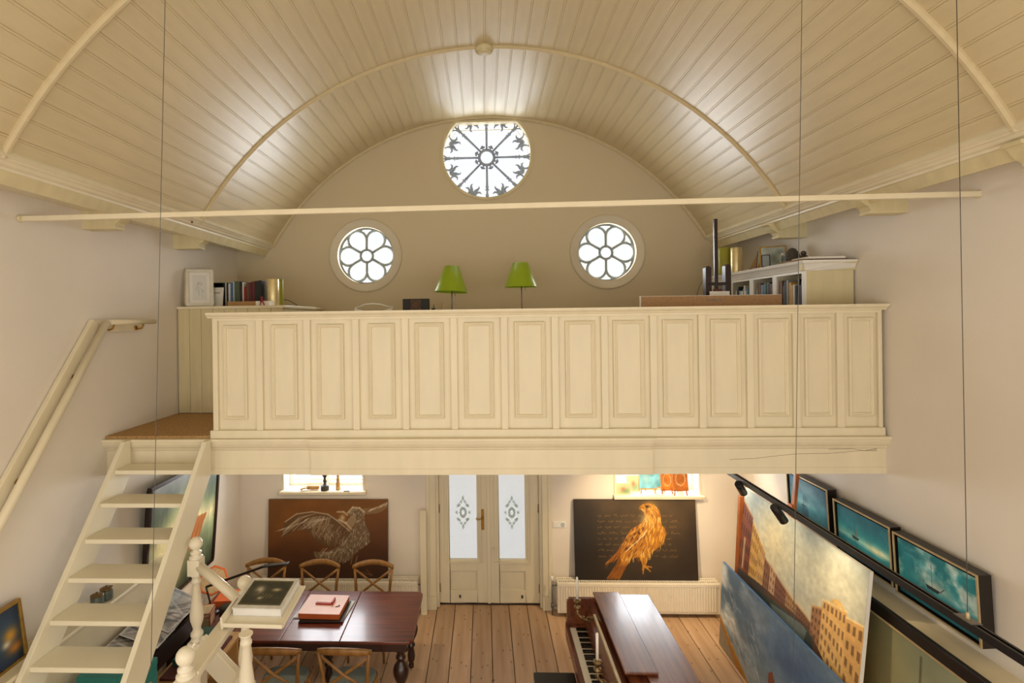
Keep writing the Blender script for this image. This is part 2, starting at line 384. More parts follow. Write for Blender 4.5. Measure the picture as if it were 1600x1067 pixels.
wall_l = wall_with_openings('wall_left', side_open, 'x'); wall_r = wall_with_openings('wall_right', side_open, 'x'); wall_f = wall_with_openings('wall_front', front_open, 'y')
WN = [0]
def win_name(): WN[0] += 1; return 'window_%d' % WN[0]

# round windows of the end wall
def ring(c, prof, y0, n=72):
    """profile (radius, y offset) swept round a centre in the x-z plane"""
    vs_ = []; fs = []; k = len(prof)
    for i in range(n):
        a = 2*PI*i/n
        for r, y in prof: vs_.append((c[0]+r*math.cos(a), y0+y, c[1]+r*math.sin(a)))
    for i in range(n):
        for j in range(k): fs.append((i*k+j, i*k+(j+1) % k, ((i+1) % n)*k+(j+1) % k, ((i+1) % n)*k+j))
    return vs_, fs
def disc(c, r, y, n=48): return [(c[0]+r*math.cos(2*PI*i/n), y, c[1]+r*math.sin(2*PI*i/n)) for i in range(n)], [tuple(range(n))]
for (cx, cz) in ((-1.541, 4.632), (1.61, 4.622)):
    YT = 7.2; mb = MB(); d = 0.244; rho = d*0.5
    mb.add(*ring((cx, cz), [(0.398, -.02), (0.35, -.02), (0.345, .02), (0.398, .02)], YT), True)
    mb.tube([(x, YT, z) for x, z in circ(cx, cz, 0.082, 28)], 0.022, 6, closed=True)
    for k in range(6):
        a = PI/6+k*PI/3; mb.tube([(cx+r*math.cos(a), YT, cz+r*math.sin(a)) for r in (0.085, 0.16, d*math.cos(PI/6))], 0.022, 6)
        b_ = k*PI/3; ox, oz = cx+d*math.cos(b_), cz+d*math.sin(b_)
        mb.tube([(ox+rho*math.cos(t), YT, oz+rho*math.sin(t)) for t in np.linspace(b_-2*PI/3, b_+2*PI/3, 19)], 0.022, 6)
    wo = struct(mb.build(win_name(), 'lead'))
    MB().add(*disc((cx, cz), 0.39, YT+.012)).build('pane', 'glass', wo)
    MB().add(*ring((cx, cz), [(0.374, .02), (0.385, -.006), (0.455, -.010), (0.462, -.022), (0.478, -.022), (0.486, .002)], YB), True).build('surround', 'plaster_end', wo)
# rose window with wrought iron tracery
cx, cz, YT = 0.07, 5.905, 7.2; mb = MB()
for k in range(8):
    a = k*PI/4; ca, sa = math.cos(a), math.sin(a)
    P = lambda r, t=0.0: (cx+r*ca-t*sa, YT, cz+r*sa+t*ca)
    mb.tube([P(0.10), P(0.38), P(0.44), P(0.60)], [0.014, 0.018, 0.016, 0.013], 6)
    mb.tube([P(0.415), P(0.425), P(0.435)], [0.024, 0.031, 0.024], 8)
    mb.tube([P(0.37), P(0.385), P(0.40)], [0.019, 0.024, 0.019], 8)
    # scrolls that leave the spoke towards the rim on both sides
    for sg in (-1, 1):
        aa = a+sg*PI/8; da = (math.cos(aa), math.sin(aa)); ta = (-da[1]*sg, da[0]*sg)
        Q = lambda r, t: (cx+da[0]*r+ta[0]*t, YT, cz+da[1]*r+ta[1]*t)
        # C-scroll from the spoke, round along the rim and back to the leaf in the middle of the sector
        mb.tube([Q(.50+.072*math.cos(q), -.118+.072*math.sin(q)) for q in np.linspace(-2.3, 2.0, 14)], [.011]*10+[.012, .014, .017, .019], 6)
        mb.tube([Q(.505, -.04), Q(.478, -.056), Q(.46, -.085), Q(.472, -.115)], [.018, .016, .015, .005], 6)
        mb.tube([Q(.525, 0), Q(.50, -.022), Q(.46, -.03), Q(.43, -.05), Q(.405, -.055), Q(.388, -.04)], [.018, .026, .024, .017, .011, .004], 6)
    mid = a+PI/8; mb.sphere((cx+.50*math.cos(mid), YT, cz+.50*math.sin(mid)), .03, 10, 8, (1, .6, 1))
    # lobe and trefoil of the hub
    mb.tube([(cx+0.098*math.cos(a+t), YT, cz+0.098*math.sin(a+t)) for t in np.linspace(0, PI/4, 5)], 0.022, 6)
    h = a+PI/8; hc, hs = math.cos(h), math.sin(h)
    mb.tube([(cx+r*hc, YT, cz+r*hs) for r in (0.10, 0.135, 0.165)], [0.014, 0.010, 0.020], 6)
    for t in (-0.022, 0.022): mb.sphere((cx+0.142*hc-t*hs, YT, cz+0.142*hs+t*hc), 0.014, 8, 6)
wo = struct(mb.build(win_name(), 'iron'))
MB().add(*disc((cx, 5.925), 0.60, YT+.03)).build('pane', 'glass', wo)
rr = [(0.07+0.60*math.cos(t), min(5.925+0.60*math.sin(t), 6.36)) for t in np.linspace(0, 2*PI, 97)[:-1]]
me = fill2d([rr, [(0.07+0.566*math.cos(t), min(5.925+0.566*math.sin(t), 6.335)) for t in np.linspace(0, 2*PI, 97)[:-1]]], 0.03)
me.materials.append(MATS['cream_dark']); o = bpy.data.objects.new('surround', me); COL.objects.link(o); o.parent = wo; o.location = Vector((0, YB-.02, 0))-wo.location
# low windows of the end wall
SILL = {}
for (x0, x1, z0, side) in ((-2.66, -1.615, 1.54, 'l'), (1.68, 2.725, 1.48, 'r')):
    z1 = 2.4; mb = MB(); y = YB+.2
    mb.box((x0, y, z0+.012), (x0+.05, y+.05, z1)).box((x1-.05, y, z0+.012), (x1, y+.05, z1)).box((x0+.05, y, z0+.012), (x1-.05, y+.05, z0+.05)).box((x0+.05, y, z1-.05), (x1-.05, y+.05, z1)).box(((x0+x1)/2-.02, y, z0+.05), ((x0+x1)/2+.02, y+.05, z1-.05))
    mb.box((x0+.05, y+.01, z0+.075), ((x0+x1)/2-.02, y+.04, z0+.1)).box(((x0+x1)/2+.02, y+.01, z0+.075), (x1-.05, y+.04, z0+.1))
    wo = struct(mb.build(win_name(), 'white'))
    MB().add([(x0+.03, y+.02, z0+.03), (x1-.03, y+.02, z0+.03), (x1-.03, y+.02, z1-.03), (x0+.03, y+.02, z1-.03)], [(0, 1, 2, 3)]).build('pane', 'glass', wo)
    MB().prism([(YB-.085, z0-.03), (YB+.2, z0-.03), (YB+.2, z0+.012), (YB-.075, z0+.012), (YB-.09, z0)], x0-.04, x1+.05, 'x').build('window_sill', 'cream', wo)
    a = MB()
    for xa, xb in ((x0-.025, x0), (x1, x1+.025)): a.box((xa, YB-.02, z0+.012), (xb, YB+.005, z1+.03))
    a.box((x0, YB-.02, z1), (x1, YB+.005, z1+.03)); a.build('architrave', 'cream', wo)
    SILL[side] = z0+.012
# windows of the wall behind the camera, which let the daylight in
for x in (-2., 0., 2.):
    mb = MB()
    for xa in (x-.65, x-.02, x+.6): mb.box((xa, YF-.15, .9), (xa+.05, YF-.1, 4.3))
    for za in (.9, 2.6, 4.25): mb.box((x-.6, YF-.15, za), (x+.6, YF-.1, za+.05))
    wo = struct(mb.build(win_name(), 'white')); MB().add([(x-.65, YF-.12, .9), (x+.65, YF-.12, .9), (x+.65, YF-.12, 4.3), (x-.65, YF-.12, 4.3)], [(0, 1, 2, 3)]).build('pane', 'glass', wo)
for s in (-1, 1):  # side windows added out of view to house the fill lights
    for yc in (-1.9, 0.2):
        mb = MB(); xa, xb = sorted((s*(XW+.1), s*(XW+.15)))
        for y in (yc-.55, yc-.02, yc+.5): mb.box((xa, y, 1.8), (xb, y+.05, 4.2))
        for z in (1.8, 3.0, 4.15): mb.box((xa, yc-.5, z), (xb, yc+.5, z+.05))
        wo = struct(mb.build(win_name(), 'white')); xm = (xa+xb)/2
        MB().add([(xm, yc-.55, 1.8), (xm, yc+.55, 1.8), (xm, yc+.55, 4.2), (xm, yc-.55, 4.2)], [(0, 1, 2, 3)]).build('pane', 'glass', wo)

# double door
def door(name, x0, x1, hinge_left):
    y = YB+.1; z1 = 2.28; px0, px1 = (x0+.135, x0+.5) if hinge_left else (x0+.135, x0+.48)
    mb = MB()
    mb.box((x0, y, .02), (px0, y+.045, z1)).box((px1, y, .02), (x1, y+.045, z1)).box((px0, y, .02), (px1, y+.045, .19)).box((px0, y, .44), (px1, y+.045, .595)).box((px0, y, 2.13), (px1, y+.045, z1))
    d = struct(mb.build(name, 'cream', bev=0.004))
    MB().add([(px0, y+.024, .594), (px1, y+.024, .594), (px1, y+.024, 2.131), (px0, y+.024, 2.131)], [(0, 1, 2, 3)]).build('pane', 'etched_glass', d)
    MB().box((px0-.002, y+.026, .188), (px1+.002, y+.04, .442)).build('panel', 'cream', d); MB().box((px0+.02, y+.02, .21), (px1-.02, y+.027, .42)).build('raised_field', 'cream', d.children[-1], bev=.006)
    g = MB(); t = .022    # raised bead around the glass
    for a, b_ in (((px0-.055, y-.02, .545), (px1+.055, y+.002, .545+t)), ((px0-.055, y-.02, .567), (px0-.055+t, y+.002, 2.17)), ((px1+.055-t, y-.02, .567), (px1+.055, y+.002, 2.17)), ((px0-.055, y-.02, 2.17), (px1+.055, y+.002, 2.19))): g.box(a, b_)
    g.build('glazing_bead', 'cream', d, bev=0.005)
    # etched bouquet in the middle of the pane
    ox, oz = (px0+px1)/2, 1.21; e = MB(); yy = y+.017
    for k in range(10):
        a = 2*PI*k/10; rx, rz = 0.085, 0.15
        e.sphere((ox+rx*math.cos(a), yy, oz+rz*math.sin(a)), 0.017, 8, 6, (1, .15, 1.2))
        e.sphere((ox+.035*math.cos(a), yy, oz+.055*math.sin(a)), 0.02, 8, 6, (.8, .15, 1.1))
    for s in (-1, 1):
        e.sphere((ox, yy, oz+s*.19), 0.022, 8, 6, (.7, .15, 1.6)); e.sphere((ox+s*.05, yy, oz+.1), .016, 8, 6, (1, .15, 1.5)); e.sphere((ox+s*.05, yy, oz-.1), .016, 8, 6, (1, .15, 1.5))
    e.build('etched_bouquet', 'frosted', d)
    hx = x0 if hinge_left else x1
    for z in (.22, 1.27, 2.05): MB().lathe([(.009, -.055), (.009, .055)], (hx, y-.004, z), 8).build('hinge', 'aged_brass', d)
    for z in (.11,): MB().sphere(((x0+x1)/2+(-.06 if hinge_left else .1), y-.012, z), .02, 10, 8, (.7, .7, 1.2)).build('stop', 'stone_dark', d)
    return d
d1 = door('door_1', -0.623, 0.028, True); d2 = door('door_2', 0.032, 0.690, False)
MB().box((.008, YB+.082, .02), (.052, YB+.1, 2.28)).build('astragal', 'cream', d2, bev=.004)
h = MB().box((-.062, YB+.085, .99), (-.028, YB+.1, 1.26)).build('handle_plate', 'brass', d1, bev=.003)
MB().tube([(-.045, YB+.09, 1.15), (-.045, YB+.05, 1.15), (-.075, YB+.045, 1.15), (-.11, YB+.045, 1.135), (-.13, YB+.045, 1.15), (-.122, YB+.045, 1.168)], .008, 8).build('lever', 'brass', h)
for z in (.74, 1.9): MB().sphere((.085, YB+.085, z), .02, 10, 8).build('knob', 'ivory', d2)
t = MB()     # frame, casing and plinth blocks of the doorway
t.box((-.665, YB+.02, 0), (-.625, YB+.2, 2.36)).box((.692, YB+.02, 0), (.73, YB+.2, 2.36)).box((-.625, YB+.02, 2.285), (.692, YB+.2, 2.36))
for s, xa in ((-1, -.66), (1, .725)):
    a, b_ = sorted((xa, xa+s*.105)); t.box((a, YB-.03, .17), (b_, YB+.02, 2.46)); a, b_ = sorted((xa+s*.075, xa+s*.12)); t.box((a, YB-.045, .17), (b_, YB+.01, 2.46))
    a, b_ = sorted((xa-s*.005, xa+s*.125)); t.box((a, YB-.05, 0), (b_, YB+.02, .17))
t.box((-.66, YB-.03, 2.36), (.725, YB+.02, 2.46)); struct(t.build('trim_1', 'cream', bev=.004))
struct(MB().box((-.665, YB+.09, .0), (.73, YB+.16, .018)).build('trim_2', 'dark_wood'))

# ------------------------------------------------------------------ boarded barrel vault
arc = lambda r, n, a0=-VTH, a1=VTH: [(VC+r*math.sin(t), VZC+r*math.cos(t)) for t in np.linspace(a0, a1, n)]
ceiling = struct(MB().prism(arc(VR+.02, 61, -VTH-.05, VTH+.05)+arc(VR+.12, 61, -VTH-.05, VTH+.05)[::-1], YF-.1, YB+.05, 'y').build('ceiling', 'cream_dark'))
NB = 52; dth = 2*VTH/NB; bw = 2*VR*math.tan(dth/2)
Y1, Y2, Y3 = 5.25, 3.04, 0.83
bays = [(Y1, YB), (Y2, Y1), (Y3, Y2)]; RN = random.Random(2)
for bi, (ya, yb) in enumerate(bays):
    hw = bw/2
    prof = [(-hw, .003), (-hw+.0025, .0), (hw-.0175, .0), (hw-.0155, .003), (hw-.0135, .0), (hw-.0025, .0), (hw-.0003, .003), (hw, .022), (-hw, .022)]
    me_o = None
    for i in range(NB):
        th = -VTH+(i+.5)*dth; jj = RN.uniform(-.0012, .0012)
        if me_o is None:
            me_o = MB().prism([(s_, VR+d_) for s_, d_ in prof], ya, yb, 'y').build('ceiling_board', 'vault', ceiling, local=True); o = me_o
        else:
            o = bpy.data.objects.new('ceiling_board', me_o.data); COL.objects.link(o); o.parent = ceiling
        o.location = Vector((VC+jj*math.sin(th), 0, VZC+jj*math.cos(th)))-ceiling.location; o.rotation_euler = (0, th, 0)
def arc_band(r_in, r_out, y0, y1, name, rnd=True, a=VTH):
    n = 73; mb = MB(); prof = [(r_out, y0), (r_in+.012, y0), (r_in, y0+.014), (r_in, y1-.014), (r_in+.012, y1), (r_out, y1)]; k = len(prof); vs_ = []; fs = []
    for t_ in np.linspace(-a, a, n):
        for r, y in prof: vs_.append((VC+r*math.sin(t_), y, VZC+r*math.cos(t_)))
    for i in range(n-1):
        for j in range(k): fs.append((i*k+j, i*k+(j+1) % k, (i+1)*k+(j+1) % k, (i+1)*k+j))
    mb.add(vs_, fs, False); return struct(mb.build(name, 'vault'))
r1 = arc_band(VR-.024, VR+.01, Y1-.022, Y1+.022, 'trim_3'); arc_band(VR-.026, VR+.01, Y2-.023, Y2+.023, 'trim_4'); arc_band(VR-.026, VR+.01, Y3-.023, Y3+.023, 'trim_5'); arc_band(VR-.03, VR+.01, YB-.035, YB, 'trim_6')
MB().lathe([(.03, -.06), (.055, -.055), (.07, -.045), (.062, -.035), (.085, -.03), (.09, -.01), (.075, .02)], (VC-.01, Y1, VZA-.012), 24).build('boss', 'cream_dark', r1)
# cornice and soffit along both walls
for s, nm in ((-1, 'trim_7'), (1, 'trim_8')):
    f = lambda x: VC*(1-(x-2.8)/.46 if x < 3.25 else 0)+s*x if x < 3.25 else s*x
    prof = [(2.83, 4.86), (2.795, 4.795), (2.79, 4.775), (2.81, 4.765), (2.815, 4.758), (2.83, 4.752), (2.842, 4.735), (2.865, 4.728), (2.868, 4.712), (3.26, 4.712), (3.26, 4.86)]
    struct(MB().prism([(f(x), z) for x, z in prof], YF, YB, 'y').build(nm, 'cream'))
# scroll corbels under the soffit
cp = [(0, 0), (.40, 0), (.405, -.022), (.375, -.024), (.36, -.035), (.345, -.06), (.318, -.085), (.29, -.10), (.275, -.128), (.285, -.132), (.285, -.152), (.245, -.152), (0, -.152)]
for y, nms in ((5.66, ('above the boarded cupboard', 'above the gallery bookcase')), (4.36, ('above the brass-bracketed handrail', 'beyond the tie bar and before the bookcase')), (3.06, ('on the handrail wall, before the tie bar', 'on the seascape wall, before the tie bar'))):
    for s in (-1, 1):
        o = MB().prism([(s*(XW-a), 4.712+z) for a, z in cp], y-.06, y+.06, 'y').build('corbel', 'cream_dark', bev=.003)
        tag(o, 'cream scrolled wooden corbel under the cornice '+nms[s > 0], 'corbel', 'wooden corbels along the cornice')
# tie bar across the room
tr = thing('tie_bar', 'long cream tie bar spanning the room wall to wall', 'tie bar', (0, 3.705, 4.53))
MB().bar((-XW, 3.716, 4.539), (XW, 3.694, 4.566), .03, .036).build('bar', 'cream', tr, bev=.003)
for s, z in ((-1, 4.539), (1, 4.566)): MB().lathe([(.022, 0), (.028, .004), (.024, .014), (.018, .02)], (0, 0, 0), 12, Matrix.Translation((s*XW, 3.705, z)) @ Matrix.Rotation(-s*PI/2, 4, 'Y')).build('end_plate', 'cream_dark', tr)
MB().lathe([(.004, -.03), (.008, -.026), (.008, -.016)], tuple(at(300, 342, Y=3.705)), 8).build('hook', 'aged_brass', tr)
# wainscot with deep ledge low on both side walls
for s, nm in ((-1, 'trim_9'), (1, 'trim_10')):
    prof = [(XW, 0), (3.09, 0), (3.09, 1.45), (3.075, 1.46), (3.07, 1.49), (3.045, 1.5), (3.04, 1.515), (3.05, 1.53), (XW, 1.535)]
    struct(MB().prism([(s*x, z) for x, z in prof], YF, 5.2, 'y').build(nm, 'cream'))
for nm, a, b_ in (('baseboard_left', (-XW, 5.2, 0), (-XW+.02, YB, .14)), ('baseboard_right', (XW-.02, 5.2, 0), (XW, YB, .14))):
    struct(MB().box(a, b_).build(nm, 'cream', bev=.004))
# suspension cables that hang from the vault
for px0, px1, Yc, nm in ((258, 235, 1.98, 'beside the white stairs'), (1253, 1239, 2.2, 'in front of the canal painting')):
    p = at(px1, 1080, Y=Yc); q = at(px0, 0, Y=Yc); d = (q-p)/(q.z-p.z); zt = 6.1; q = p+d*(zt-p.z)
    for _ in range(4): q = p+d*(VZC+math.sqrt(VR**2-(q.x-VC)**2)+.004-p.z)
    c = thing('suspension_cable', 'thin grey steel cable hanging from the vault '+nm, 'cable', tuple(p))
    MB().tube([q, p+(q-p)*.02], .0012, 6).build('wire', 'cable', c)
    MB().lathe([(.003, 0), (.006, .004), (.006, .03), (.003, .036)], tuple(p), 8).build('end_fitting', 'steel', c)
# ================================================================== the gallery
GZ = 2.81; GY = 4.54
fg = struct(MB().box((-XW, GY+.12, 2.56), (XW, YB, 2.785)).build('floor_gallery', 'cream'))
for i in range(10): MB().box((-2.25, GY+.125+i*.243, 2.785), (XW, GY+.365+i*.243, GZ)).build('deck_board', 'light_wood', fg)
gb = thing('gallery_beam', 'moulded cream beam carrying the gallery front across the room', 'beam', (0, GY, 2.486))
g = thing('gallery_parapet', 'cream panelled parapet with fourteen raised panels along the gallery', 'parapet', (0.47, GY, GZ))
def beam_prof(o):   # y, z going round
    y = GY+o; return [(y+.02, 2.486), (y+.02, 2.535), (y+.026, 2.54), (y+.026, 2.69), (y+.012, 2.70), (y+.006, 2.715), (y-.012, 2.73), (y-.026, 2.755), (y-.03, 2.775), (y-.045, 2.78), (y-.045, 2.80), (y+.12, 2.80), (y+.12, 2.486)]
MB().prism(beam_prof(.0), -XW, XW, 'x').build('beam', 'cream', gb)
x0b, x1b = at(486, 710, Y=GY).x, at(1020, 710, Y=GY).x
MB().prism([(y, z+.003) for y, z in beam_prof(-.028)], x0b, x1b, 'x').build('beam_casing', 'cream', gb)
for pts in ([(1140, 718), (1180, 716), (1215, 712), (1245, 709), (1300, 708), (1345, 704), (1370, 704)], [(1295, 702), (1330, 701), (1350, 704), (1370, 701)]):
    MB().tube([at(x, y, Y=GY+.0255) for x, y in pts], [.0012]*(len(pts)-1)+[.0022], 5).build('crack', 'b_brown', gb)
# parapet
PX0, PX1 = -2.31, 3.225
MB().box((PX0, GY+.03, GZ), (PX1, GY+.06, 3.83)).build('backing', 'cream', g)
MB().box((PX0-.022, GY-.012, GZ-.01), (PX1+.01, GY+.045, 2.868)).build('base_rail', 'cream', g, bev=.004)
MB().prism([(GY-.002, 3.818), (GY-.012, 3.822), (GY-.016, 3.832), (GY-.032, 3.84), (GY-.038, 3.848), (GY-.045, 3.85), (GY-.048, 3.868), (GY+.11, 3.868), (GY+.11, 3.85), (GY+.08, 3.818)], PX0-.035, PX1+.03, 'x').build('top_rail', 'cream', g)
MB().box((PX0, GY, 3.797), (PX1, GY+.031, 3.82)).build('upper_rail', 'cream', g, bev=.003)
PC = [-2.119, -1.695, -1.298, -.863, -.459, -.044, .382, .799, 1.197, 1.598, 1.985, 2.370, 2.726, 3.066]
PWD = [.238, .258, .262, .26, .28, .283, .30, .289, .298, .285, .283, .281, .248, .227]; PWD = [w_*.86 for w_ in PWD]
md = [(PC[i]+PC[i+1])/2 for i in range(13)]
st = [(PX0, PC[0]-PWD[0]/2-.045)]+[(m_-.028, m_+.028) for m_ in md]+[(PC[13]+PWD[13]/2+.03, PX1)]
for a, b_ in st: MB().box((a, GY, 2.867), (b_, GY+.031, 3.798)).build('stile', 'cream', g, bev=.004)
def panel_mesh(w_, z0, z1):
    """narrow raised moulding round a sunk flat panel"""
    mb = MB(); lv = [(0, .03), (0, .014), (.004, .006), (.011, .003), (.017, .007), (.020, .012), (.024, .010), (.028, .012), (.031, .024), (.036, .025)]
    vs_ = []; fs = []
    for ins, y in lv: vs_ += [(-w_/2+ins, y, z0+ins), (w_/2-ins, y, z0+ins), (w_/2-ins, y, z1-ins), (-w_/2+ins, y, z1-ins)]
    for i in range(len(lv)-1):
        for k in range(4): fs.append((i*4+k, i*4+(k+1) % 4, (i+1)*4+(k+1) % 4, (i+1)*4+k))
    fs.append(tuple(range(len(lv)*4-4, len(lv)*4))); return mb.add(vs_, fs)
p0 = panel_mesh(.235, 0, .805).build('panel', 'cream', g, local=True)
for i, (c_, w_) in enumerate(zip(PC, PWD)):
    o = p0 if i == 0 else p0.copy()
    if i: COL.objects.link(o)
    o.location = Vector((c_, GY, 2.955))-g.location; o.scale = (w_/.235, 1, 1)
cm = MB().prism([(-3.255, GY+.0), (-2.34, GY+.0), (-2.34, GY+.14), (-2.3, GY+.14), (-2.3, 5.64), (-3.255, 5.64)], 2.801, 2.822, 'z').build('coir_mat', 'coir'); tag(cm, 'brown coir mat on the landing at the top of the stairs', 'mat')

# steep open stairs up to the gallery
sx0, sx1 = -3.0, -2.345
stt = thing('open_stairs', 'steep cream open-tread stairs climbing to the gallery beside the wall', 'stairs', (-2.67, 3.2, 0))
RISE, RUN, NY0 = .21, .169, 4.287
for k in range(12):
    z = 2.6-k*RISE; y = NY0-k*RUN
    MB().box((sx0, y, z-.034), (sx1, y+(.2 if k == 0 else .235), z)).build('tread', 'stair_paint', stt, bev=.005)
sl = RISE/RUN; zt, zb = 2.83, 0.0
yf = lambda z: NY0-.03+(z-2.6)/sl          # front edge of the string
for x in (sx0-.038, sx1):
    poly = [(yf(zb), zb), (yf(zb)+.27, zb), (4.555, 2.60-(NY0+.24-4.555)*sl), (4.555, 2.83), (yf(2.83), 2.83)]
    a = yf(0); pts = [(a, 0), (a+.30, 0), (4.49, 0+(4.49-a-.30)*sl), (4.49, 2.80), (yf(2.80), 2.80)]
    MB().prism(pts, x, x+.038, 'x').build('stringer', 'stair_paint', stt, bev=.004)

# double handrail on the left wall
hr = thing('wall_handrail', 'cream double handrail with brass brackets on the left wall', 'handrail', (-3.2, 4.4, 2.4))
A, B_ = Vector((-3.235, 4.40, 3.80)), Vector((-3.235, 2.90, 3.80-1.5*1.262))
MB().bar(A, B_, .04, .09).build('backing_board', 'cream', hr, bev=.006)
MB().tube([A+Vector((.085, .03, .0)), B_+Vector((.085, .03, .0))], .03, 12).build('sloping_rail', 'cream', hr)
MB().box((-3.255, 4.38, 3.715), (-3.225, 5.02, 3.815)).build('level_board', 'cream', hr, bev=.005)
MB().tube([(-3.15, 4.43, 3.80), (-3.15, 5.09, 3.80)], .022, 12).build('level_rail', 'cream', hr)
for p in ((-3.225, 4.52, 3.745), (-3.225, 4.92, 3.745), tuple(A+(B_-A)*.2+Vector((.01, .03, -.04))), tuple(A+(B_-A)*.55+Vector((.01, .03, -.04)))):
    MB().tube([p, (p[0]+.03, p[1], p[2]-.012), (p[0]+.06, p[1], p[2]), (p[0]+.075, p[1], p[2]+.03)], .008, 8).lathe([(.022, 0), (.022, .006), (.012, .01)], (0, 0, 0), 12, Matrix.Translation(p) @ Matrix.Rotation(PI/2, 4, 'Y')).build('bracket', 'brass', hr)

# boarded cupboard at the head of the stairs
CY0, CTOP = 5.66, 3.955
cb = thing('boarded_cupboard', 'cream tongue-and-groove cupboard at the top of the stairs', 'cupboard', (-2.7, CY0, 2.822))
MB().box((-3.25, CY0+.02, 2.822), (-2.12, YB-.02, CTOP-.03)).build('body', 'cream_dark', cb)
for i in range(9):
    x = -3.25+i*.126; MB().box((x+.0015, CY0, 2.822), (x+.1245, CY0+.02, CTOP-.03)).build('board', 'cream_dark', cb, bev=.003)
MB().box((-3.255, CY0-.015, CTOP-.03), (-2.10, YB-.02, CTOP)).build('top', 'cream', cb, bev=.005)

def book(w_, d_, h_, m, loc, rotz=0, rot=None, label='', group=None, flat=False):
    """a book with cover and pages; spine towards -y; w thick (x), d deep (y), h high (z)"""
    bk = thing('book', label, 'book', loc, rot or (0, 0, rotz), group); c = .003
    MB().box((-w_/2, 0, 0), (-w_/2+c, d_, h_)).box((w_/2-c, 0, 0), (w_/2, d_, h_)).box((-w_/2+c, 0, 0), (w_/2-c, c, h_)).build('cover', m, bk, local=True)
    MB().box((-w_/2+c, c, .004), (w_/2-c, d_-.004, h_-.004)).build('pages', 'paper', bk, local=True); return bk
# things on the cupboard
def frame_pic(name, label, W, H, fw, fm, art, loc, rot, cat='picture', depth=.025, group=None, mount=0.0, gap=0.0):
    """framed picture standing on its lower edge, facing -y"""
    t = thing(name, label, cat, loc, rot, group); mb = MB(); h = fw
    for (xa, xb, za, zb) in ((-W/2, W/2, 0, h), (-W/2, W/2, H-h, H), (-W/2, -W/2+h, h, H-h), (W/2-h, W/2, h, H-h)):
        mb.box((xa, 0, za), (xb, depth, zb))
    mb.build('frame', fm, t, local=True, bev=min(.006, fw*.2))
    if mount:
        MB().box((-W/2+h, depth*.45, h), (W/2-h, depth*.9, H-h)).build('mount', 'paper', t, local=True)
        canvas_mesh('print', art, W-2*h-2*mount, H-2*h-2*mount, 'paint_matte', t, Matrix.Translation((0, depth*.44, h+mount)))
    else:
        if gap: MB().box((-W/2+h, depth*.7, h), (W/2-h, depth*.95, H-h)).build('backing', 'black', t, local=True)
        canvas_mesh('canvas', art, W-2*h-2*gap, H-2*h-2*gap, 'paint', t, Matrix.Translation((0, depth*(.35 if gap else .4), h+gap)))
        if gap: MB().box((-W/2+h+gap, depth*.36, h+gap), (W/2-h-gap, depth*.7, H-h-gap)).build('stretcher', 'black', t, local=True)
    return t
ar = Art(30, 40, 'd8d8d4')
for _ in range(26): a0, b0 = .3+.4*random.random(), .3+.45*random.random(); ar.line([(a0, b0), (a0+random.uniform(-.15, .15), b0+random.uniform(-.15, .15))], .012, '8a8d88', .6)
fz = CTOP
frame_pic('picture_frame', 'silver framed drawing leaning against the wall on the boarded cupboard', .27, .41, .035, 'silver', ar, (-3.06, 5.76, fz+.004), (-.13, 0, .5), mount=.03)
ar2 = Art(12, 16, 'cfc9bb'); frame_pic('picture_frame', 'pale picture frame standing edge-on behind the silver framed drawing', .26, .42, .03, 'champagne', ar2, (-3.125, 5.83, fz+.004), (-.13, 0, .5))
GB = 'books standing on the boarded cupboard'
x = -2.60; specs = [(.014, 'b_white', .27), (.02, 'b_navy', .27), (.022, 'b_white', .26), (.026, 'b_blue', .27), (.016, 'b_pale', .28), (.06, 'b_green', .285), (.026, 'b_black', .28), (.016, 'b_white', .27), (.026, 'b_red', .22), (.03, 'b_brown', .27), (.03, 'b_maroon', .27), (.034, 'b_maroon', .28), (.04, 'b_dark', .285), (.03, 'b_black', .29)]
BNAME = dict(b_white='white', b_navy='navy blue', b_blue='bright blue', b_pale='pale grey', b_green='dark floral', b_black='black', b_red='red', b_brown='brown', b_maroon='maroon', b_dark='dark', b_teal='teal', b_yellow='yellow', b_grey='grey')
x = at(352, 470, Y=6.0).x
for i, (w_, m_, h_) in enumerate(specs):
    book(w_, .2, h_, m_, (x+w_/2, 6.0+random.uniform(0, .01), fz), 0, None, ['thin white', 'navy blue', 'white', 'bright blue', 'pale grey', 'thick dark floral', 'black', 'narrow white', 'short red', 'brown', 'maroon', 'wider maroon', 'dark brown', 'tall black'][i]+' book in the row on the boarded cupboard', GB); x += w_+.0015
XE = x
bx = thing('book_box', 'black open-fronted slipcase box behind the white catalogue on the cupboard', 'box', (-2.95, 5.92, fz))
a, b_ = at(317, 470, Y=5.99).x, at(351, 470, Y=5.99).x
mb = MB().box((a, 5.98, fz), (a+.008, 6.2, fz+.27)).box((b_-.01, 5.98, fz), (b_-.004, 6.2, fz+.27)).box((a+.008, 5.98, fz+.262), (b_-.01, 6.2, fz+.27)).box((a+.008, 6.19, fz), (b_-.01, 6.2, fz+.262)); mb.build('shell', 'black', bx)
MB().box((a+.02, 5.99, fz), (a+.05, 6.17, fz+.25)).build('contents', 'b_grey', bx)
ct = thing('catalogue', 'white art catalogue with black square leaning in front of the books', 'book', ((a+b_)/2+.02, 5.88, fz), (-.16, 0, .04))
MB().box((-.13, 0, 0), (.13, .012, .215)).build('cover', 'b_white', ct, local=True, bev=.001); MB().box((-.115, -.0012, .008), (-.01, .0005, .13)).build('cover_image', 'b_black', ct, local=True)
mb = MB()
for i, (wx) in enumerate((.012, .01, .03, .012, .012, .014, .01, .012, .014, .012)): mb.box((-.095+i*.019, -.0012, .146), (-.095+i*.019+min(wx, .013), .0002, .162))
mb.build('title_line', 'b_grey', ct, local=True)
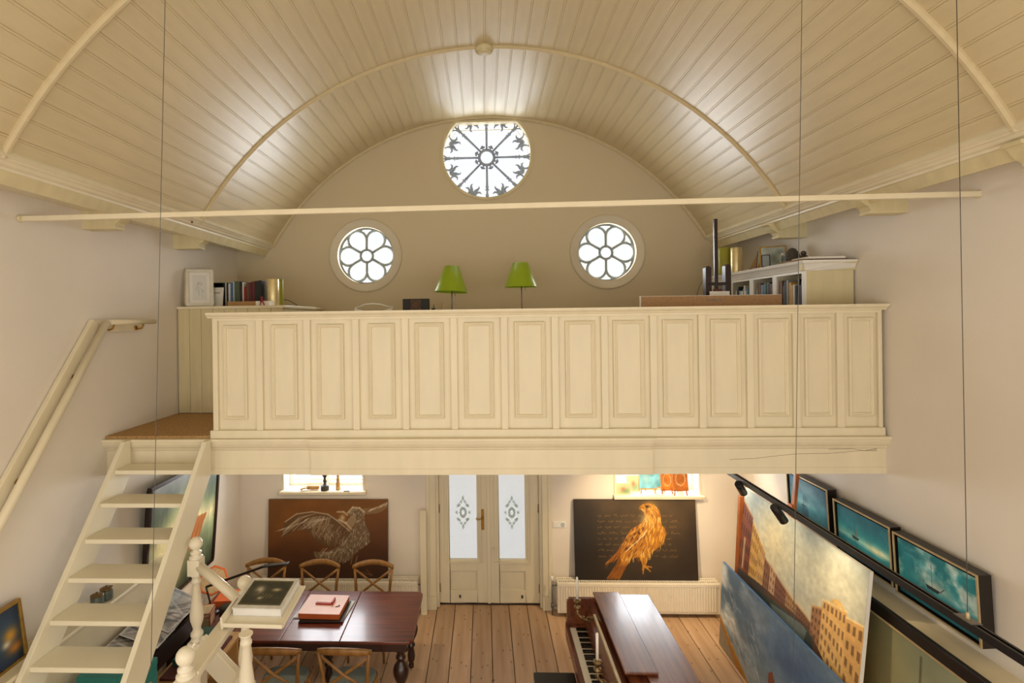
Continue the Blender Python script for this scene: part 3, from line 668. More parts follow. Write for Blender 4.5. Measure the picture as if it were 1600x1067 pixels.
# gilt and olive cylinders, parcel, saucer
def vase(name, label, px0, px1, pyb, pyt, Y, m, zbase):
    a, b_ = at(px0, pyb, Y=Y).x, at(px1, pyb, Y=Y).x; r = (b_-a)/2; h = at((px0+px1)/2, pyt, Y=Y).z-zbase
    return tag(MB().lathe([(r*.98, 0), (r, .006), (r, h-.006), (r*.97, h), (r*.9, h), (r*.9, h-.1), (.001, h-.1)], ((a+b_)/2, Y, zbase), 28).build(name, m), label, 'vase')
vase('gilt_vase', 'shiny gilt cylinder vase beside the books on the boarded cupboard', 417, 436, 478, 436, 6.0, 'gold', fz)
vase('olive_vase', 'olive yellow cylinder vase behind the gilt one on the boarded cupboard', 431, 443, 478, 436, 6.2, 'vase_olive', fz)
a, b_ = at(358, 470, Y=5.82), at(402, 470, Y=5.82)
pk = thing('parcel', 'flat brown cardboard parcel with white end on the boarded cupboard', 'parcel', ((a.x+b_.x)/2, 5.82, fz))
MB().box((a.x, 5.78, fz), (b_.x, 5.9, fz+.05)).build('box', 'cardboard', pk, bev=.003); MB().box((b_.x, 5.778, fz), (b_.x+.15, 5.902, fz+.051)).build('label', 'white', pk)
fx = b_.x+.08
rd = MB(); rd.sphere((fx, 5.74, fz+.085), .013, 10, 8).tube([(fx, 5.74, fz+.075), (fx+.004, 5.74, fz+.045)], [.009, .012], 8).tube([(fx, 5.74, fz+.05), (fx-.012, 5.738, fz+.02), (fx-.016, 5.735, fz+.004)], .006, 6).tube([(fx+.004, 5.74, fz+.05), (fx+.024, 5.738, fz+.026), (fx+.03, 5.735, fz+.004)], .006, 6).tube([(fx, 5.74, fz+.068), (fx+.026, 5.73, fz+.05), (fx+.044, 5.73, fz+.056)], .005, 6).tube([(fx, 5.74, fz+.068), (fx-.018, 5.735, fz+.04)], .005, 6)
tag(rd.build('red_figurine', 'red'), 'tiny red dancing figurine in front of the cardboard parcel', 'figurine')
tag(MB().tube([at(442, 468, Y=6.25), at(450, 469, Y=6.22), at(460, 474, Y=6.2), at(465, 477, Y=6.2)], .004, 6).build('extension_cord', 'black'), 'thin black cord arching off the cupboard beside the olive vase', 'cord')

# long desk behind the parapet, with the lamps
DZ = 3.56
dk = thing('gallery_desk', 'white desk along the parapet of the gallery', 'desk', (0.1, 6.3, GZ))
MB().box((-1.75, 5.95, DZ-.03), (1.25, 6.75, DZ)).build('desk_top', 'white', dk, bev=.004)
for x in (-1.7, 1.2):
    for y in (6.0, 6.7): MB().box((x-.02, y-.02, GZ), (x+.02, y+.02, DZ-.03)).build('leg', 'white', dk)
for cxp, zb_, zt_, rb, rt, tilt, nm in ((-.38, 4.10, 4.405, .195, .085, .05, 'tilted'), (.44, 4.148, 4.43, .19, .09, 0.0, 'level')):
    lp = thing('table_lamp', 'slim table lamp with '+nm+' lime green cone shade on the gallery', 'lamp', (cxp, 6.4, DZ))
    MB().lathe([(.09, 0), (.09, .012), (.02, .02)], (cxp, 6.4, DZ), 24).build('base', 'steel', lp)
    MB().tube([(cxp+.01, 6.4, DZ+.015), (cxp+.01, 6.4, zt_-.03)], .0065, 8).build('pole', 'steel', lp)
    h = zt_-zb_; n = 40
    sh = MB().lathe([(rb, 0), (rt, h), (rt-.004, h), (rb-.005, 0.001)], (0, 0, 0), n, Matrix.Translation((cxp, 6.4, zb_)) @ Matrix.Rotation(tilt, 4, 'Y') @ Matrix.Rotation(-tilt*.9, 4, 'X'))
    sh.f = [f for f in sh.f if len(f) == 4]; sh.sm = [True]*len(sh.f); sh.build('shade', 'lamp_green', lp)
    MB().tube([(cxp+.05, 6.37, zb_+.01), (cxp+.052, 6.37, zb_-.05)], .003, 6).build('switch_rod', 'steel', lp)
# curved white armchair back, black clock radio, pens
a, b_ = at(553, 480, Y=5.5), at(611, 480, Y=5.5); cxm = (a.x+b_.x)/2
ch = thing('white_armchair', 'white moulded armchair whose curved back shows over the parapet', 'chair', (cxm, 5.4, GZ))
R_ = (b_.x-a.x)/2; zt_ = at(582, 473.5, Y=5.5).z
prof = [(-R_, zt_-.035), (-R_*.75, zt_-.03), (-R_*.45, zt_-.008), (0, zt_), (R_*.45, zt_-.008), (R_*.75, zt_-.03), (R_, zt_-.035)]
MB().tube([(cxm+x, 5.5-.12*(1-(x/R_)**2)+.1, z-.006) for x, z in prof], .008, 10).bar((cxm-R_, 5.60, zt_-.04), (cxm-R_, 5.54, zt_-.07), .012, .012).bar((cxm+R_, 5.60, zt_-.04), (cxm+R_, 5.54, zt_-.07), .012, .012).build('back_rail', 'white', ch)
MB().prism([(cxm-R_, zt_-.05), (cxm-R_*.3, zt_-.09), (cxm+R_*.3, zt_-.09), (cxm+R_, zt_-.05), (cxm+R_*.7, 3.27), (cxm-R_*.7, 3.27)], 5.535, 5.547, 'y').build('backrest', 'white', ch)
MB().box((cxm-.2, 5.1, 3.24), (cxm+.2, 5.55, 3.28)).build('seat', 'white', ch, bev=.015)
for xx in (-.18, .18):
    for y in (5.13, 5.48): MB().tube([(cxm+xx, y, GZ), (cxm+xx*.9, y, 3.245)], .012, 8).build('leg', 'steel', ch)
a, b_ = at(629, 467, Y=6.3), at(670, 467, Y=6.3)
rdio = thing('clock_radio', 'black box clock with round dial on the gallery desk', 'clock', ((a.x+b_.x)/2, 6.3, DZ))
MB().box((a.x, 6.3, DZ), (b_.x, 6.4, a.z)).build('case', 'black', rdio, bev=.004); cxm = (a.x+b_.x)/2
MB().box((cxm-.06, 6.295, a.z-.2), (cxm+.06, 6.3, a.z-.012)).build('dial_plate', 'b_brown', rdio); MB().add(*ring((cxm, a.z-.075), [(.05, 0), (.045, 0), (.045, .006), (.05, .006)], 6.29, 28)).build('dial_rim', 'b_dark', rdio)
tag(MB().tube([at(690, 481, Y=6.1), at(691.5, 473, Y=6.1)], .004, 6).tube([at(690, 481, Y=6.1), (at(689, 481, Y=6.1).x, 6.1, DZ)], .004, 6).build('pencil', 'light_wood'), 'pencil standing upright near the tilted green lamp', 'pencil')
cup = thing('pen_cup', 'small dark pen cup near the tilted green lamp', 'cup', (at(677, 480, Y=6.1).x, 6.1, DZ))
q = at(677, 476, Y=6.1); MB().lathe([(.02, 0), (.022, q.z-DZ-.04), (.019, q.z-DZ-.04), (.019, .01)], (q.x, 6.1, DZ), 14).build('cup', 'b_dark', cup); MB().tube([(q.x, 6.1, DZ+.02), (q.x+.004, 6.1, q.z)], .004, 6).build('pen', 'b_dark', cup)

# dark easel and canvas on the gallery
ez = thing('gallery_easel', 'dark wooden studio easel rising behind the parapet', 'easel', (2.28, 5.4, GZ))
p, q = at(1114, 342, Y=5.4), at(1124, 478, Y=5.4)
MB().box((2.255, 5.39, GZ), (2.288, 5.42, p.z)).build('mast', 'dark_wood', ez, bev=.003)
for x0_, zt_ in ((2.172, 4.275), (2.36, 4.29)): MB().prism([(x0_, GZ), (x0_+.055, GZ), (x0_+.055, zt_-.02), (x0_+.0275, zt_), (x0_, zt_-.02)], 5.40, 5.47, 'y').build('upright', 'dark_wood', ez)
MB().box((2.20, 5.385, 4.08), (2.38, 5.40, 4.11)).build('crossbar', 'dark_wood', ez); MB().box((2.235, 5.345, 4.005), (2.305, 5.39, 4.045)).box((2.225, 5.34, 3.985), (2.285, 5.37, 4.0)).build('clamp', 'maroon', ez, bev=.004)
MB().box((2.10, 5.3, GZ), (2.50, 5.9, GZ+.05)).build('base', 'dark_wood', ez)
cv = thing('small_canvas', 'small white canvas held on the dark easel', 'canvas', (2.27, 5.32, 3.3)); MB().box((2.18, 5.315, 3.40), (2.36, 5.338, 4.02)).build('linen', 'white', cv); MB().box((2.19, 5.338, 3.41), (2.35, 5.345, 3.985)).build('stretcher', 'light_wood', cv)
a, b_ = at(1002, 463.5, Y=5.05), at(1221, 460.5, Y=5.05)
lc = thing('stretched_canvas', 'large linen canvas turned back to front on a trestle behind the parapet', 'canvas', ((a.x+b_.x)/2, 5.05, 3.3))
MB().box((a.x, 5.05, 3.42), (b_.x, 5.056, a.z)).build('linen', 'linen', lc); MB().box((a.x-.012, 5.056, 3.415), (b_.x+.004, 5.075, a.z+.004)).build('stretcher', 'white', lc)
mb = MB(); mx_ = at(1114, 466, Y=5.05)
for i, wx in enumerate((.016, .012, .018, .014, .012, .016, .012)): mb.box((mx_.x-.055+i*.02, 5.0488, mx_.z-.02), (mx_.x-.055+i*.02+wx, 5.0502, mx_.z-.008))
mb.build('stamp', 'b_grey', lc)
tsl = thing('trestle', 'low trestle carrying the linen canvas behind the parapet', 'trestle', ((a.x+b_.x)/2, 5.05, GZ))
for x in (a.x+.1, b_.x-.1): MB().bar((x, 4.9, GZ), (x, 5.06, 3.415), .04, .04).bar((x, 5.25, GZ), (x, 5.08, 3.415), .04, .04).build('leg', 'light_wood', tsl)
MB().box((a.x, 5.03, 3.375), (b_.x, 5.11, 3.413)).build('beam', 'light_wood', tsl)
tag(MB().tube([at(1103, 430, Y=6.9), at(1093, 447, Y=6.9), at(1084, 478, Y=6.9), at(1080, 560, Y=6.9)], .003, 6).build('extension_cord', 'black'), 'thin dark cord trailing down the end wall beside the dark easel', 'cord')

# bookcase on the gallery
BX0, BX1, BY0, BY1, BZ = 2.84, 3.245, 4.90, 6.85, 4.262
bc = thing('bookcase', 'cream open bookcase with moulded cornice on the gallery', 'bookcase', (3.04, 5.9, GZ))
mb = MB().box((BX0, BY0, GZ), (BX1, BY0+.03, BZ-.09)); mb.build('end_panel', 'cream_dark', bc, bev=.002)
MB().box((BX0, BY1-.03, GZ), (BX1, BY1, BZ-.09)).build('end_panel', 'cream', bc); MB().box((BX1-.015, BY0+.03, GZ), (BX1, BY1-.03, BZ-.09)).build('back_panel', 'cream', bc)
MB().box((BX0, BY0+.03, BZ-.10), (BX1-.015, BY1-.03, BZ-.07)).build('top_board', 'cream', bc)
op = [(4.95, 5.37), (5.44, 5.82), (5.90, 6.30), (6.37, 6.80)]; fr = MB(); cur = BY0
for a, b_ in op: fr.box((BX0-.012, cur, GZ), (BX0, a, BZ-.09)); cur = b_
fr.box((BX0-.012, cur, GZ), (BX0, BY1, BZ-.09))
for a, b_ in op: fr.box((BX0-.012, a, BZ-.11), (BX0, b_, BZ-.09))
fr.build('face_frame', 'white', bc)
for a, b_ in op[:-1]: MB().box((BX0, b_+.02, GZ), (BX1-.015, b_+.05, BZ-.10)).build('divider', 'cream', bc)
SZ = 3.86; cur = BY0+.03
for i, (a, b_) in enumerate(op):
    hi = b_+.02 if i < 3 else BY1-.03
    for z in (GZ+.08, 3.35, SZ): MB().box((BX0+.002, cur, z-.02), (BX1-.015, hi, z)).build('shelf', 'cream', bc)
    cur = b_+.05
cr = [(BX0-.012, BZ-.09), (BX0-.02, BZ-.085), (BX0-.024, BZ-.07), (BX0-.04, BZ-.04), (BX0-.055, BZ-.025), (BX0-.06, BZ), (BX1, BZ), (BX1, BZ-.09)]
vs_ = []; n = len(cr)
for yy, s in ((BY0, -1), (BY1, 1)):
    for x, z in cr: off = max(0, BX0-.005-x) if x < BX0 else .055*(z > BZ-.01); vs_.append((x, yy+s*off, z))
for s_ in (0,):
    fs = [(i, (i+1) % n, n+(i+1) % n, n+i) for i in range(n)]+[tuple(range(n))[::-1], tuple(range(n, 2*n))]
MB().add(vs_, fs).build('cornice', 'white', bc)
pr = [(BY0, BZ-.09), (BY0-.008, BZ-.085), (BY0-.012, BZ-.07), (BY0-.028, BZ-.04), (BY0-.043, BZ-.025), (BY0-.048, BZ), (BY0+.02, BZ), (BY0+.02, BZ-.09)]
MB().prism(pr, BX0-.05, BX1+.012, 'x').build('end_cornice', 'cream_dark', bc)
for ci, (a, b_) in enumerate(op[:3]):
    y = a+.005; nms = ['third', 'middle', 'far'][ci]
    mats = [['b_black', 'b_dark', 'b_black', 'b_black', 'b_white', 'b_yellow', 'b_yellow', 'b_grey', 'b_dark', 'b_brown'], ['b_dark', 'b_brown', 'b_dark', 'b_green', 'b_teal', 'b_blue', 'b_pale', 'b_brown'], ['b_teal', 'b_blue', 'b_teal', 'b_pale', 'b_white', 'b_teal', 'b_white', 'b_pale', 'b_navy']][ci]; mats = mats+mats[::-1]
    for i, mm in enumerate(mats):
        th = random.uniform(.024, .042); hh = random.uniform(.19, .255)
        if y+th > b_-.004: break
        pv, nx = (BNAME[mats[i-1]] if i else 'the upright'), (BNAME[mats[i+1]] if i+1 < len(mats) else 'the upright')
        book(th, .2, hh, mm, (BX0+.004+random.uniform(0, .012), y+th/2, SZ), -PI/2, None, BNAME[mm]+' spined book between '+pv+' and '+nx+', bookcase '+['end bay', 'middle bay', 'easel bay'][ci], 'books in the gallery bookcase'); y += th+.0015
mug = thing('glass_cup', 'small clear glass cup at the end of the bookcase shelf', 'cup', (BX0+.01, 4.975, SZ))
# things on top of the bookcase
T = BZ
vase('olive_vase', 'olive yellow cylinder vase on the far end of the bookcase', 1122, 1142, 425, 387, 6.45, 'vase_olive', T); vase('gilt_vase', 'gilt cylinder vase on the far end of the bookcase', 1142, 1160, 425, 387, 6.3, 'gold', T)
bpy.data.objects.remove(mug)
sb = thing('model_sailboat', 'small wooden model sailboat on the bookcase', 'model boat', (at(1180, 410, Y=6.0).x, 6.0, T)); q = sb.location
MB().tube([(q.x-.07, q.y, T+.02), (q.x-.03, q.y, T+.008), (q.x+.04, q.y, T+.008), (q.x+.08, q.y, T+.022)], [.004, .016, .016, .005], 8).build('hull', 'maroon', sb)
MB().tube([(q.x+.01, q.y, T+.015), (q.x+.03, q.y, T+.21)], .0035, 6).build('mast', 'dark_wood', sb)
MB().prism([(q.x-.055, T+.03), (q.x+.012, T+.03), (q.x+.026, T+.19)], q.y-.001, q.y+.001, 'y').build('sail', 'linen', sb); MB().prism([(q.x+.03, T+.03), (q.x+.085, T+.03), (q.x+.09, T+.17)], q.y+.02, q.y+.022, 'y').build('sail', 'linen', sb)
ar = Art(20, 26, 'a9b3ae'); ar.mottle(.25, 3, 3, 9); ar.glow(.5, .5, .2, .3, '6f7c76', .7)
q = at(1205, 408, Y=5.75); frame_pic('picture_frame', 'gilt framed picture leaning on the wall above the bookcase', .24, .24, .012, 'gold_frame', ar, (q.x+.02, 5.75, T), (-.14, 0, -.45), depth=.015)
ar = Art(14, 20, '8f979c'); q = at(1197, 408, Y=5.5); frame_pic('framed_photograph', 'small dark-edged photo frame on the bookcase edge', .075, .125, .007, 'b_dark', ar, (q.x, 5.5, T), (-.2, 0, -.35), depth=.012)
bt = thing('spirit_bottle', 'small clear bottle beside the gilt frame on the bookcase', 'bottle', (at(1223, 405, Y=5.5).x, 5.5, T)); q = bt.location
MB().lathe([(.02, 0), (.022, .01), (.022, .07), (.01, .09), (.01, .11)], tuple(q), 14).build('body', 'tin', bt); MB().lathe([(.012, .11), (.012, .13)], tuple(q), 12).build('cap', 'white', bt)
bt = thing('paint_bottle', 'white plastic bottle beside the dark bust on the bookcase', 'bottle', (at(1229, 405, Y=5.45).x, 5.45, T)); q = bt.location
MB().lathe([(.024, 0), (.025, .01), (.025, .10), (.012, .12)], tuple(q), 14).build('body', 'white', bt); MB().lathe([(.01, .12), (.009, .145)], tuple(q), 12).build('cap', 'orange', bt)
q = at(1238, 405, Y=5.3); hm = thing('dark_sculpture', 'dark hooded sculpture on the bookcase', 'sculpture', (q.x, 5.3, T))
MB().lathe([(.07, 0), (.075, .03), (.07, .08), (.052, .12), (.028, .15), (.001, .16)], (q.x, 5.3, T), 16).build('hood', 'stone_dark', hm); MB().sphere((q.x-.05, 5.26, T+.045), .035, 12, 8, (1, .6, 1.1)).build('muzzle', 'stone_dark', hm)
q = at(1255, 400, Y=5.17); hm = thing('stone_figure', 'small dark stone figure next to the hooded sculpture', 'sculpture', (q.x+.02, 5.2, T))
MB().lathe([(.045, 0), (.05, .03), (.038, .06), (.03, .075)], (q.x+.02, 5.2, T), 12).build('body', 'stone_dark', hm); MB().sphere((q.x+.02, 5.2, T+.095), .025, 10, 8).build('head', 'stone_dark', hm)
for i, (za, zb_, xa, xb, ya, yb, mm, lb) in enumerate(((0, .007, 2.80, 3.24, 4.87, 5.22, 'b_dark', 'dark portfolio lying under the papers on the bookcase'), (.007, .015, 2.79, 3.2, 4.9, 5.25, 'cardboard', 'brown cardboard folder lying on the bookcase'), (.015, .034, 2.86, 3.17, 4.89, 5.16, 'paper', 'pad of cream drawing paper lying on the bookcase'), (.034, .04, 2.88, 3.2, 4.92, 5.15, 'cardboard', 'thin card sheet on top of the drawing pad'))):
    o = MB().box((xa, ya, T+za), (xb, yb, T+zb_)).build(['portfolio', 'cardboard_folder', 'drawing_pad', 'card_sheet'][i], mm); tag(o, lb, ['portfolio', 'folder', 'pad', 'card'][i])
# ================================================================== lower floor: stairs rail
def newel_prof(zb, L): # vase turned shaft of length L above zb
    return [(r, zb+t*L) for r, t in ((.044, 0), (.044, .03), (.034, .05), (.046, .08), (.046, .12), (.033, .15), (.028, .19), (.036, .24), (.048, .32), (.05, .40), (.044, .50), (.034, .65), (.028, .80), (.027, .86), (.036, .88), (.036, .91), (.029, .93), (.032, .97), (.042, .985), (.042, 1))]
def ball_prof(z, r=.05):  # z = centre of the ball
    return [(.046, z-.115), (.05, z-.108), (.05, z-.098), (.036, z-.09), (.030, z-.082), (.042, z-.072), (.042, z-.062), (.022, z-.052)]+[(r*math.sin(a), z-r*math.cos(a)) for a in np.linspace(.5, PI-.02, 12)]
bl = thing('stair_balustrade', 'cream turned balustrade with ball finials beside the open stairs', 'balustrade', (-1.8, 3.5, 0))
PA, PB, PC_ = Vector((-2.235, 4.10, 2.09)), Vector((-1.767, 3.90, 1.89)), Vector((-1.646, 2.90, 1.978))
for P in (PA, PB, PC_):
    b1 = P.z-.115; b0 = b1-.12; s0 = b0-.51
    pt = MB().lathe(ball_prof(P.z), (P.x, P.y, 0), 20).box((P.x-.045, P.y-.045, b0), (P.x+.045, P.y+.045, b1)).lathe(newel_prof(s0, .51), (P.x, P.y, 0), 20).box((P.x-.05, P.y-.05, 0), (P.x+.05, P.y+.05, s0))
    pt.build('newel_post', 'ivory', bl)
D = Vector((-1.50, 3.32, 1.86)); MB().lathe(newel_prof(1.32, .54), (D.x, D.y, 0), 20).box((D.x-.045, D.y-.045, 0), (D.x+.045, D.y+.045, 1.32)).build('baluster', 'ivory', bl)
ra, rb = PA+Vector((.03, -.01, -.17)), PB+Vector((-.03, .01, -.15)); MB().tube([ra, rb], .036, 14).build('sloping_rail', 'ivory', bl)
MB().bar(PA+Vector((.03, -.01, -.78)), PB+Vector((.0, -.01, -.80)), .05, .2).build('sloping_string', 'ivory', bl, bev=.006)
MB().bar(PB+Vector((0, 0, -.80)), PB+Vector((.55, -.22, -1.08)), .05, .2).build('sloping_string', 'ivory', bl, bev=.006)
ca, cb_ = PC_+Vector((-.0, .03, -.115)), Vector((-1.74, 3.84, 1.80))
MB().bar(ca, cb_, .105, .022).build('level_rail', 'ivory', bl, bev=.006); MB().bar(ca+Vector((0, 0, -.04)), cb_+Vector((0, 0, -.04)), .06, .06).build('rail_moulding', 'ivory', bl, bev=.012)
MB().bar((-1.62, 2.95, 1.33), (-1.74, 3.85, 1.25), .04, .2).build('level_string', 'ivory', bl, bev=.006)
MB().tube([PC_+Vector((.02, .02, .03)), PC_+Vector((.045, .02, .062))], .005, 6).build('peg', 'ivory', bl)
# book rest on the rail and the book on it
rq = Euler((math.atan2(.055, .37), 0, -.03)); RL = Vector((-1.485, 3.385, 1.875))
rs = thing('book_rest', 'cream tilted book rest mounted on the balustrade', 'book rest', RL, rq)
MB().box((-.19, 0, -.015), (.20, .40, 0)).build('board', 'ivory', rs, local=True, bev=.003); MB().box((-.19, -.012, -.015), (.195, .0, .012)).box((-.205, -.012, -.03), (-.19, .2, .05)).build('lip', 'ivory', rs, local=True, bev=.003)
art = Art(70, 54, '3b3a2b'); art.mottle(.25, 5, 5, 3)
for (u0, v0, u1, v1) in ((.04, .05, .96, .05), (.96, .05, .96, .95), (.96, .95, .04, .95), (.04, .95, .04, .05)): art.line([(u0, v0), (u1, v1)], .008, '8a7a3a', .8)
art.glow(.3, .4, .1, .16, 'd8cdb4', .95); art.glow(.26, .5, .07, .08, '3b3a2b', .7); art.glow(.7, .38, .1, .06, 'cfc09a', .9); art.glow(.42, .72, .06, .06, 'd3c9a8', .8)
for k in range(7): art.line([(.45+k*.035, .55), (.46+k*.035, .72)], .004, 'a8996a', .7)
lb = thing('art_book', 'large pale boxed art book with dark cover picture on the book rest', 'book', RL+Vector((0, 0, 0)), rq)
MB().box((-.172, .075, .0), (.160, .385, .004)).box((-.172, .075, .052), (.160, .385, .058)).box((-.172, .385, 0), (.16, .39, .058)).build('cover', 'b_white', lb, local=True, bev=.002); MB().box((-.166, .08, .004), (.152, .385, .052)).build('pages', 'paper', lb, local=True)
canvas_mesh('cover_picture', art, .285, .25, 'paint_matte', lb, Matrix.Translation((-.005, .108, .0592)) @ Matrix.Rotation(-PI/2, 4, 'X'))

# ================================================================== dining table and chairs
TX0, TX1, TY0, TY1, TZ = -3.0, -.705, 5.07, 6.015, .765
tb = thing('dining_table', 'long polished mahogany dining table with turned legs', 'table', ((TX0+TX1)/2, (TY0+TY1)/2, 0))
s1, s2, s3 = at(549, 960, Z=.765).x, at(462, 960, Z=.765).x, -2.55
def leaf(x0, x1, rl, rr_):
    pts = []
    def corner(cx, cy, r, a0):
        for t in np.linspace(a0, a0+PI/2, 6): pts.append((cx+r*math.cos(t), cy+r*math.sin(t)))
    (corner(x1-.07, TY1-.07, .07, 0) if rr_ else pts.append((x1, TY1)))
    (corner(x0+.07, TY1-.07, .07, PI/2) if rl else pts.append((x0, TY1)))
    (corner(x0+.07, TY0+.07, .07, PI) if rl else pts.append((x0, TY0)))
    (corner(x1-.07, TY0+.07, .07, 3*PI/2) if rr_ else pts.append((x1, TY0)))
    MB().prism(pts, TZ-.028, TZ, 'z').build('table_leaf', 'mahogany', tb, bev=.006)
leaf(TX0, s3-.001, True, False); leaf(s3+.001, s2-.001, False, False); leaf(s2+.001, s1-.001, False, False); leaf(s1+.001, TX1, False, True)
ap = MB(); ap.box((TX0+.06, TY0+.05, .64), (TX1-.06, TY0+.075, TZ-.028)).box((TX0+.06, TY1-.075, .64), (TX1-.06, TY1-.05, TZ-.028)).box((TX0+.06, TY0+.075, .64), (TX0+.085, TY1-.075, TZ-.028)).box((TX1-.085, TY0+.075, .64), (TX1-.06, TY1-.075, TZ-.028)); ap.build('apron', 'mahogany_dark', tb, bev=.004)
lp_ = [(.02, 0), (.03, .01), (.03, .04), (.022, .055), (.036, .08), (.042, .13), (.034, .19), (.03, .22), (.045, .24), (.045, .255), (.03, .27), (.036, .30), (.062, .35), (.076, .40), (.076, .44), (.062, .48), (.034, .515), (.03, .53), (.048, .545), (.048, .565), (.032, .58), (.046, .61), (.048, .66)]
for x in (TX0+.13, TX1-.13):
    for y in (TY0+.12, TY1-.12): MB().lathe(lp_, (x, y, 0), 20).box((x-.045, y-.045, .64), (x+.045, y+.045, .736)).build('leg', 'mahogany_dark', tb)
MB().lathe(lp_, (-1.64, 5.55, 0), 20).box((-1.7, 5.49, .64), (-1.58, 5.61, .736)).build('leg', 'mahogany_dark', tb)

def make_chair():
    c = thing('dining_chair', '', 'chair'); SH = .455
    # seat frame: rounded trapezoid
    def outline(k, n=32):
        out = []
        for i in range(n):
            a = 2*PI*i/n; ca, sa = math.cos(a), math.sin(a); e = .55
            x = math.copysign(abs(ca)**e, ca); y = math.copysign(abs(sa)**e, sa); wd = .215-.025*y
            out.append((x*wd*k, y*.205*k))
        return out
    sf = MB().prism(outline(1.0), SH-.035, SH-.005, 'z').build('seat_frame', 'oak', c, local=True, bev=.008)
    MB().prism(outline(.93), SH-.012, SH+.016, 'z').build('seat', 'seat_blue', sf, local=True, bev=.012)
    for s in (-1, 1):
        MB().tube([(s*.175, -.165, SH-.03), (s*.19, -.19, .22), (s*.2, -.21, 0)], [.02, .017, .013], 10).build('leg', 'oak', c, local=True)
        MB().tube([(s*.205, .26, 0), (s*.195, .215, .25), (s*.19, .195, SH), (s*.205, .215, .68), (s*.228, .25, .865)], [.014, .018, .019, .017, .014], 10).build('back_leg', 'oak', c, local=True)
        MB().tube([(-s*.2, .205, .50), (-s*.10, .222, .59), (0, .232+s*.008, .66), (s*.11, .236, .745), (s*.215, .235, .825)], .011, 8, flat=1.3).build('cross_slat', 'oak', c, local=True)
    n = 15; pts = []
    for i in range(n):
        t = -1+2*i/(n-1); pts.append((t*.245, .225+.055*(1-t*t)+.0, .87+.035*(1-t**2)))
    vs_ = []; fs = []
    for i, p in enumerate(pts):
        t = -1+2*i/(n-1); h = .03*(1-.35*abs(t)**3); d = .012
        for dy, dz in ((-d, -h), (d, -h), (d*1.1, 0), (d, h), (-d, h), (-d*1.1, 0)): vs_.append((p[0], p[1]+dy, p[2]+dz-.01))
    for i in range(n-1):
        for k in range(6): fs.append((i*6+k, i*6+(k+1) % 6, (i+1)*6+(k+1) % 6, (i+1)*6+k))
    fs += [tuple(range(6))[::-1], tuple(range((n-1)*6, n*6))]
    MB().add(vs_, fs, True).build('top_rail', 'oak', c, local=True)
    MB().tube([(-.195, -.18, .2), (0, -.15, .22), (.195, -.18, .2)], .009, 8).tube([(-.198, .22, .22), (0, .2, .24), (.198, .22, .22)], .009, 8).build('stretcher', 'oak', c, local=True)
    return c
c0 = make_chair()
for i, (x, y, r, lbl) in enumerate(((-2.632, 6.20, 0.05, 'beside the end of the radiator, behind the desk lamp'), (-1.986, 6.17, 0, 'between table and bird painting, behind the art books'), (-1.346, 6.165, 0, 'between table and radiator, nearest the front door'), (-1.895, 4.98, PI, 'on the piano side of the table, next to the balustrade'), (-1.262, 4.985, PI-.03, 'on the stair side of the table, nearest the piano'))):
    o = c0 if i == 0 else copy_tree(c0)
    o.location = (x, y, 0); o.rotation_euler = (0, 0, r); o['group'] = 'cross-back chairs around the dining table'
    o['label'] = 'cross-back wooden chair '+['against the far side of the table behind the desk lamp', 'against the far side of the table behind the orange book', 'against the far side of the table nearest the front door', 'with its back to the balustrade baluster', 'with its back to the stairs, nearest the round table leg'][i]

# books on the table
def flat_box(name, label, cat, px, py, Z, w_, d_, h_, m, rz=0, cover=None, group=None):
    p = at(px, py, Z=Z); t = thing(name, label, cat, p, (0, 0, rz), group)
    if cover:
        MB().box((-w_/2, -d_/2, 0), (w_/2, d_/2, h_-.003)).build('pages', m, t, local=True, bev=.002); MB().box((-w_/2-.003, -d_/2-.003, h_-.003), (w_/2+.003, d_/2+.003, h_)).box((-w_/2-.003, -d_/2-.006, 0), (w_/2+.003, -d_/2-.003, h_-.003)).build('cover', cover, t, local=True)
    else: MB().box((-w_/2, -d_/2, 0), (w_/2, d_/2, h_)).build('body', m, t, local=True, bev=.002)
    return t
Z0 = TZ
flat_box('magazine', 'white magazine at the bottom of the stack on the mahogany table', 'magazine', 508, 953, Z0, .52, .36, .012, 'paper', -.08, 'b_pale')
flat_box('folder', 'black folder under the orange book on the mahogany table', 'folder', 509, 956, Z0+.012, .44, .40, .01, 'b_black', .02)
tk = flat_box('orange_book', 'thick book with pink cover and orange spine on the table', 'book', 507, 952, Z0+.022, .42, .37, .052, 'orange', -.03, None)
MB().box((-.213, -.188, .052), (.213, .188, .055)).build('cover', 'pink', tk, local=True)
sm = flat_box('red_box', 'small red open box on the thick pink book', 'box', 508, 941, Z0+.077, .17, .10, .016, 'red', -.06)
MB().box((-.08, -.03, .016), (.08, .045, .02)).build('card', 'pink', sm, local=True); MB().box((.082, -.05, 0), (.097, .05, .032)).build('flap', 'red', sm, local=True)
tag(MB().tube([at(524, 948, Z=Z0+.079), at(529, 947, Z=Z0+.082)], .004, 6).sphere(at(530, 946, Z=Z0+.083), .007, 8, 6).build('key_tag', 'b_black'), 'tiny black fob beside the small red box', 'fob')
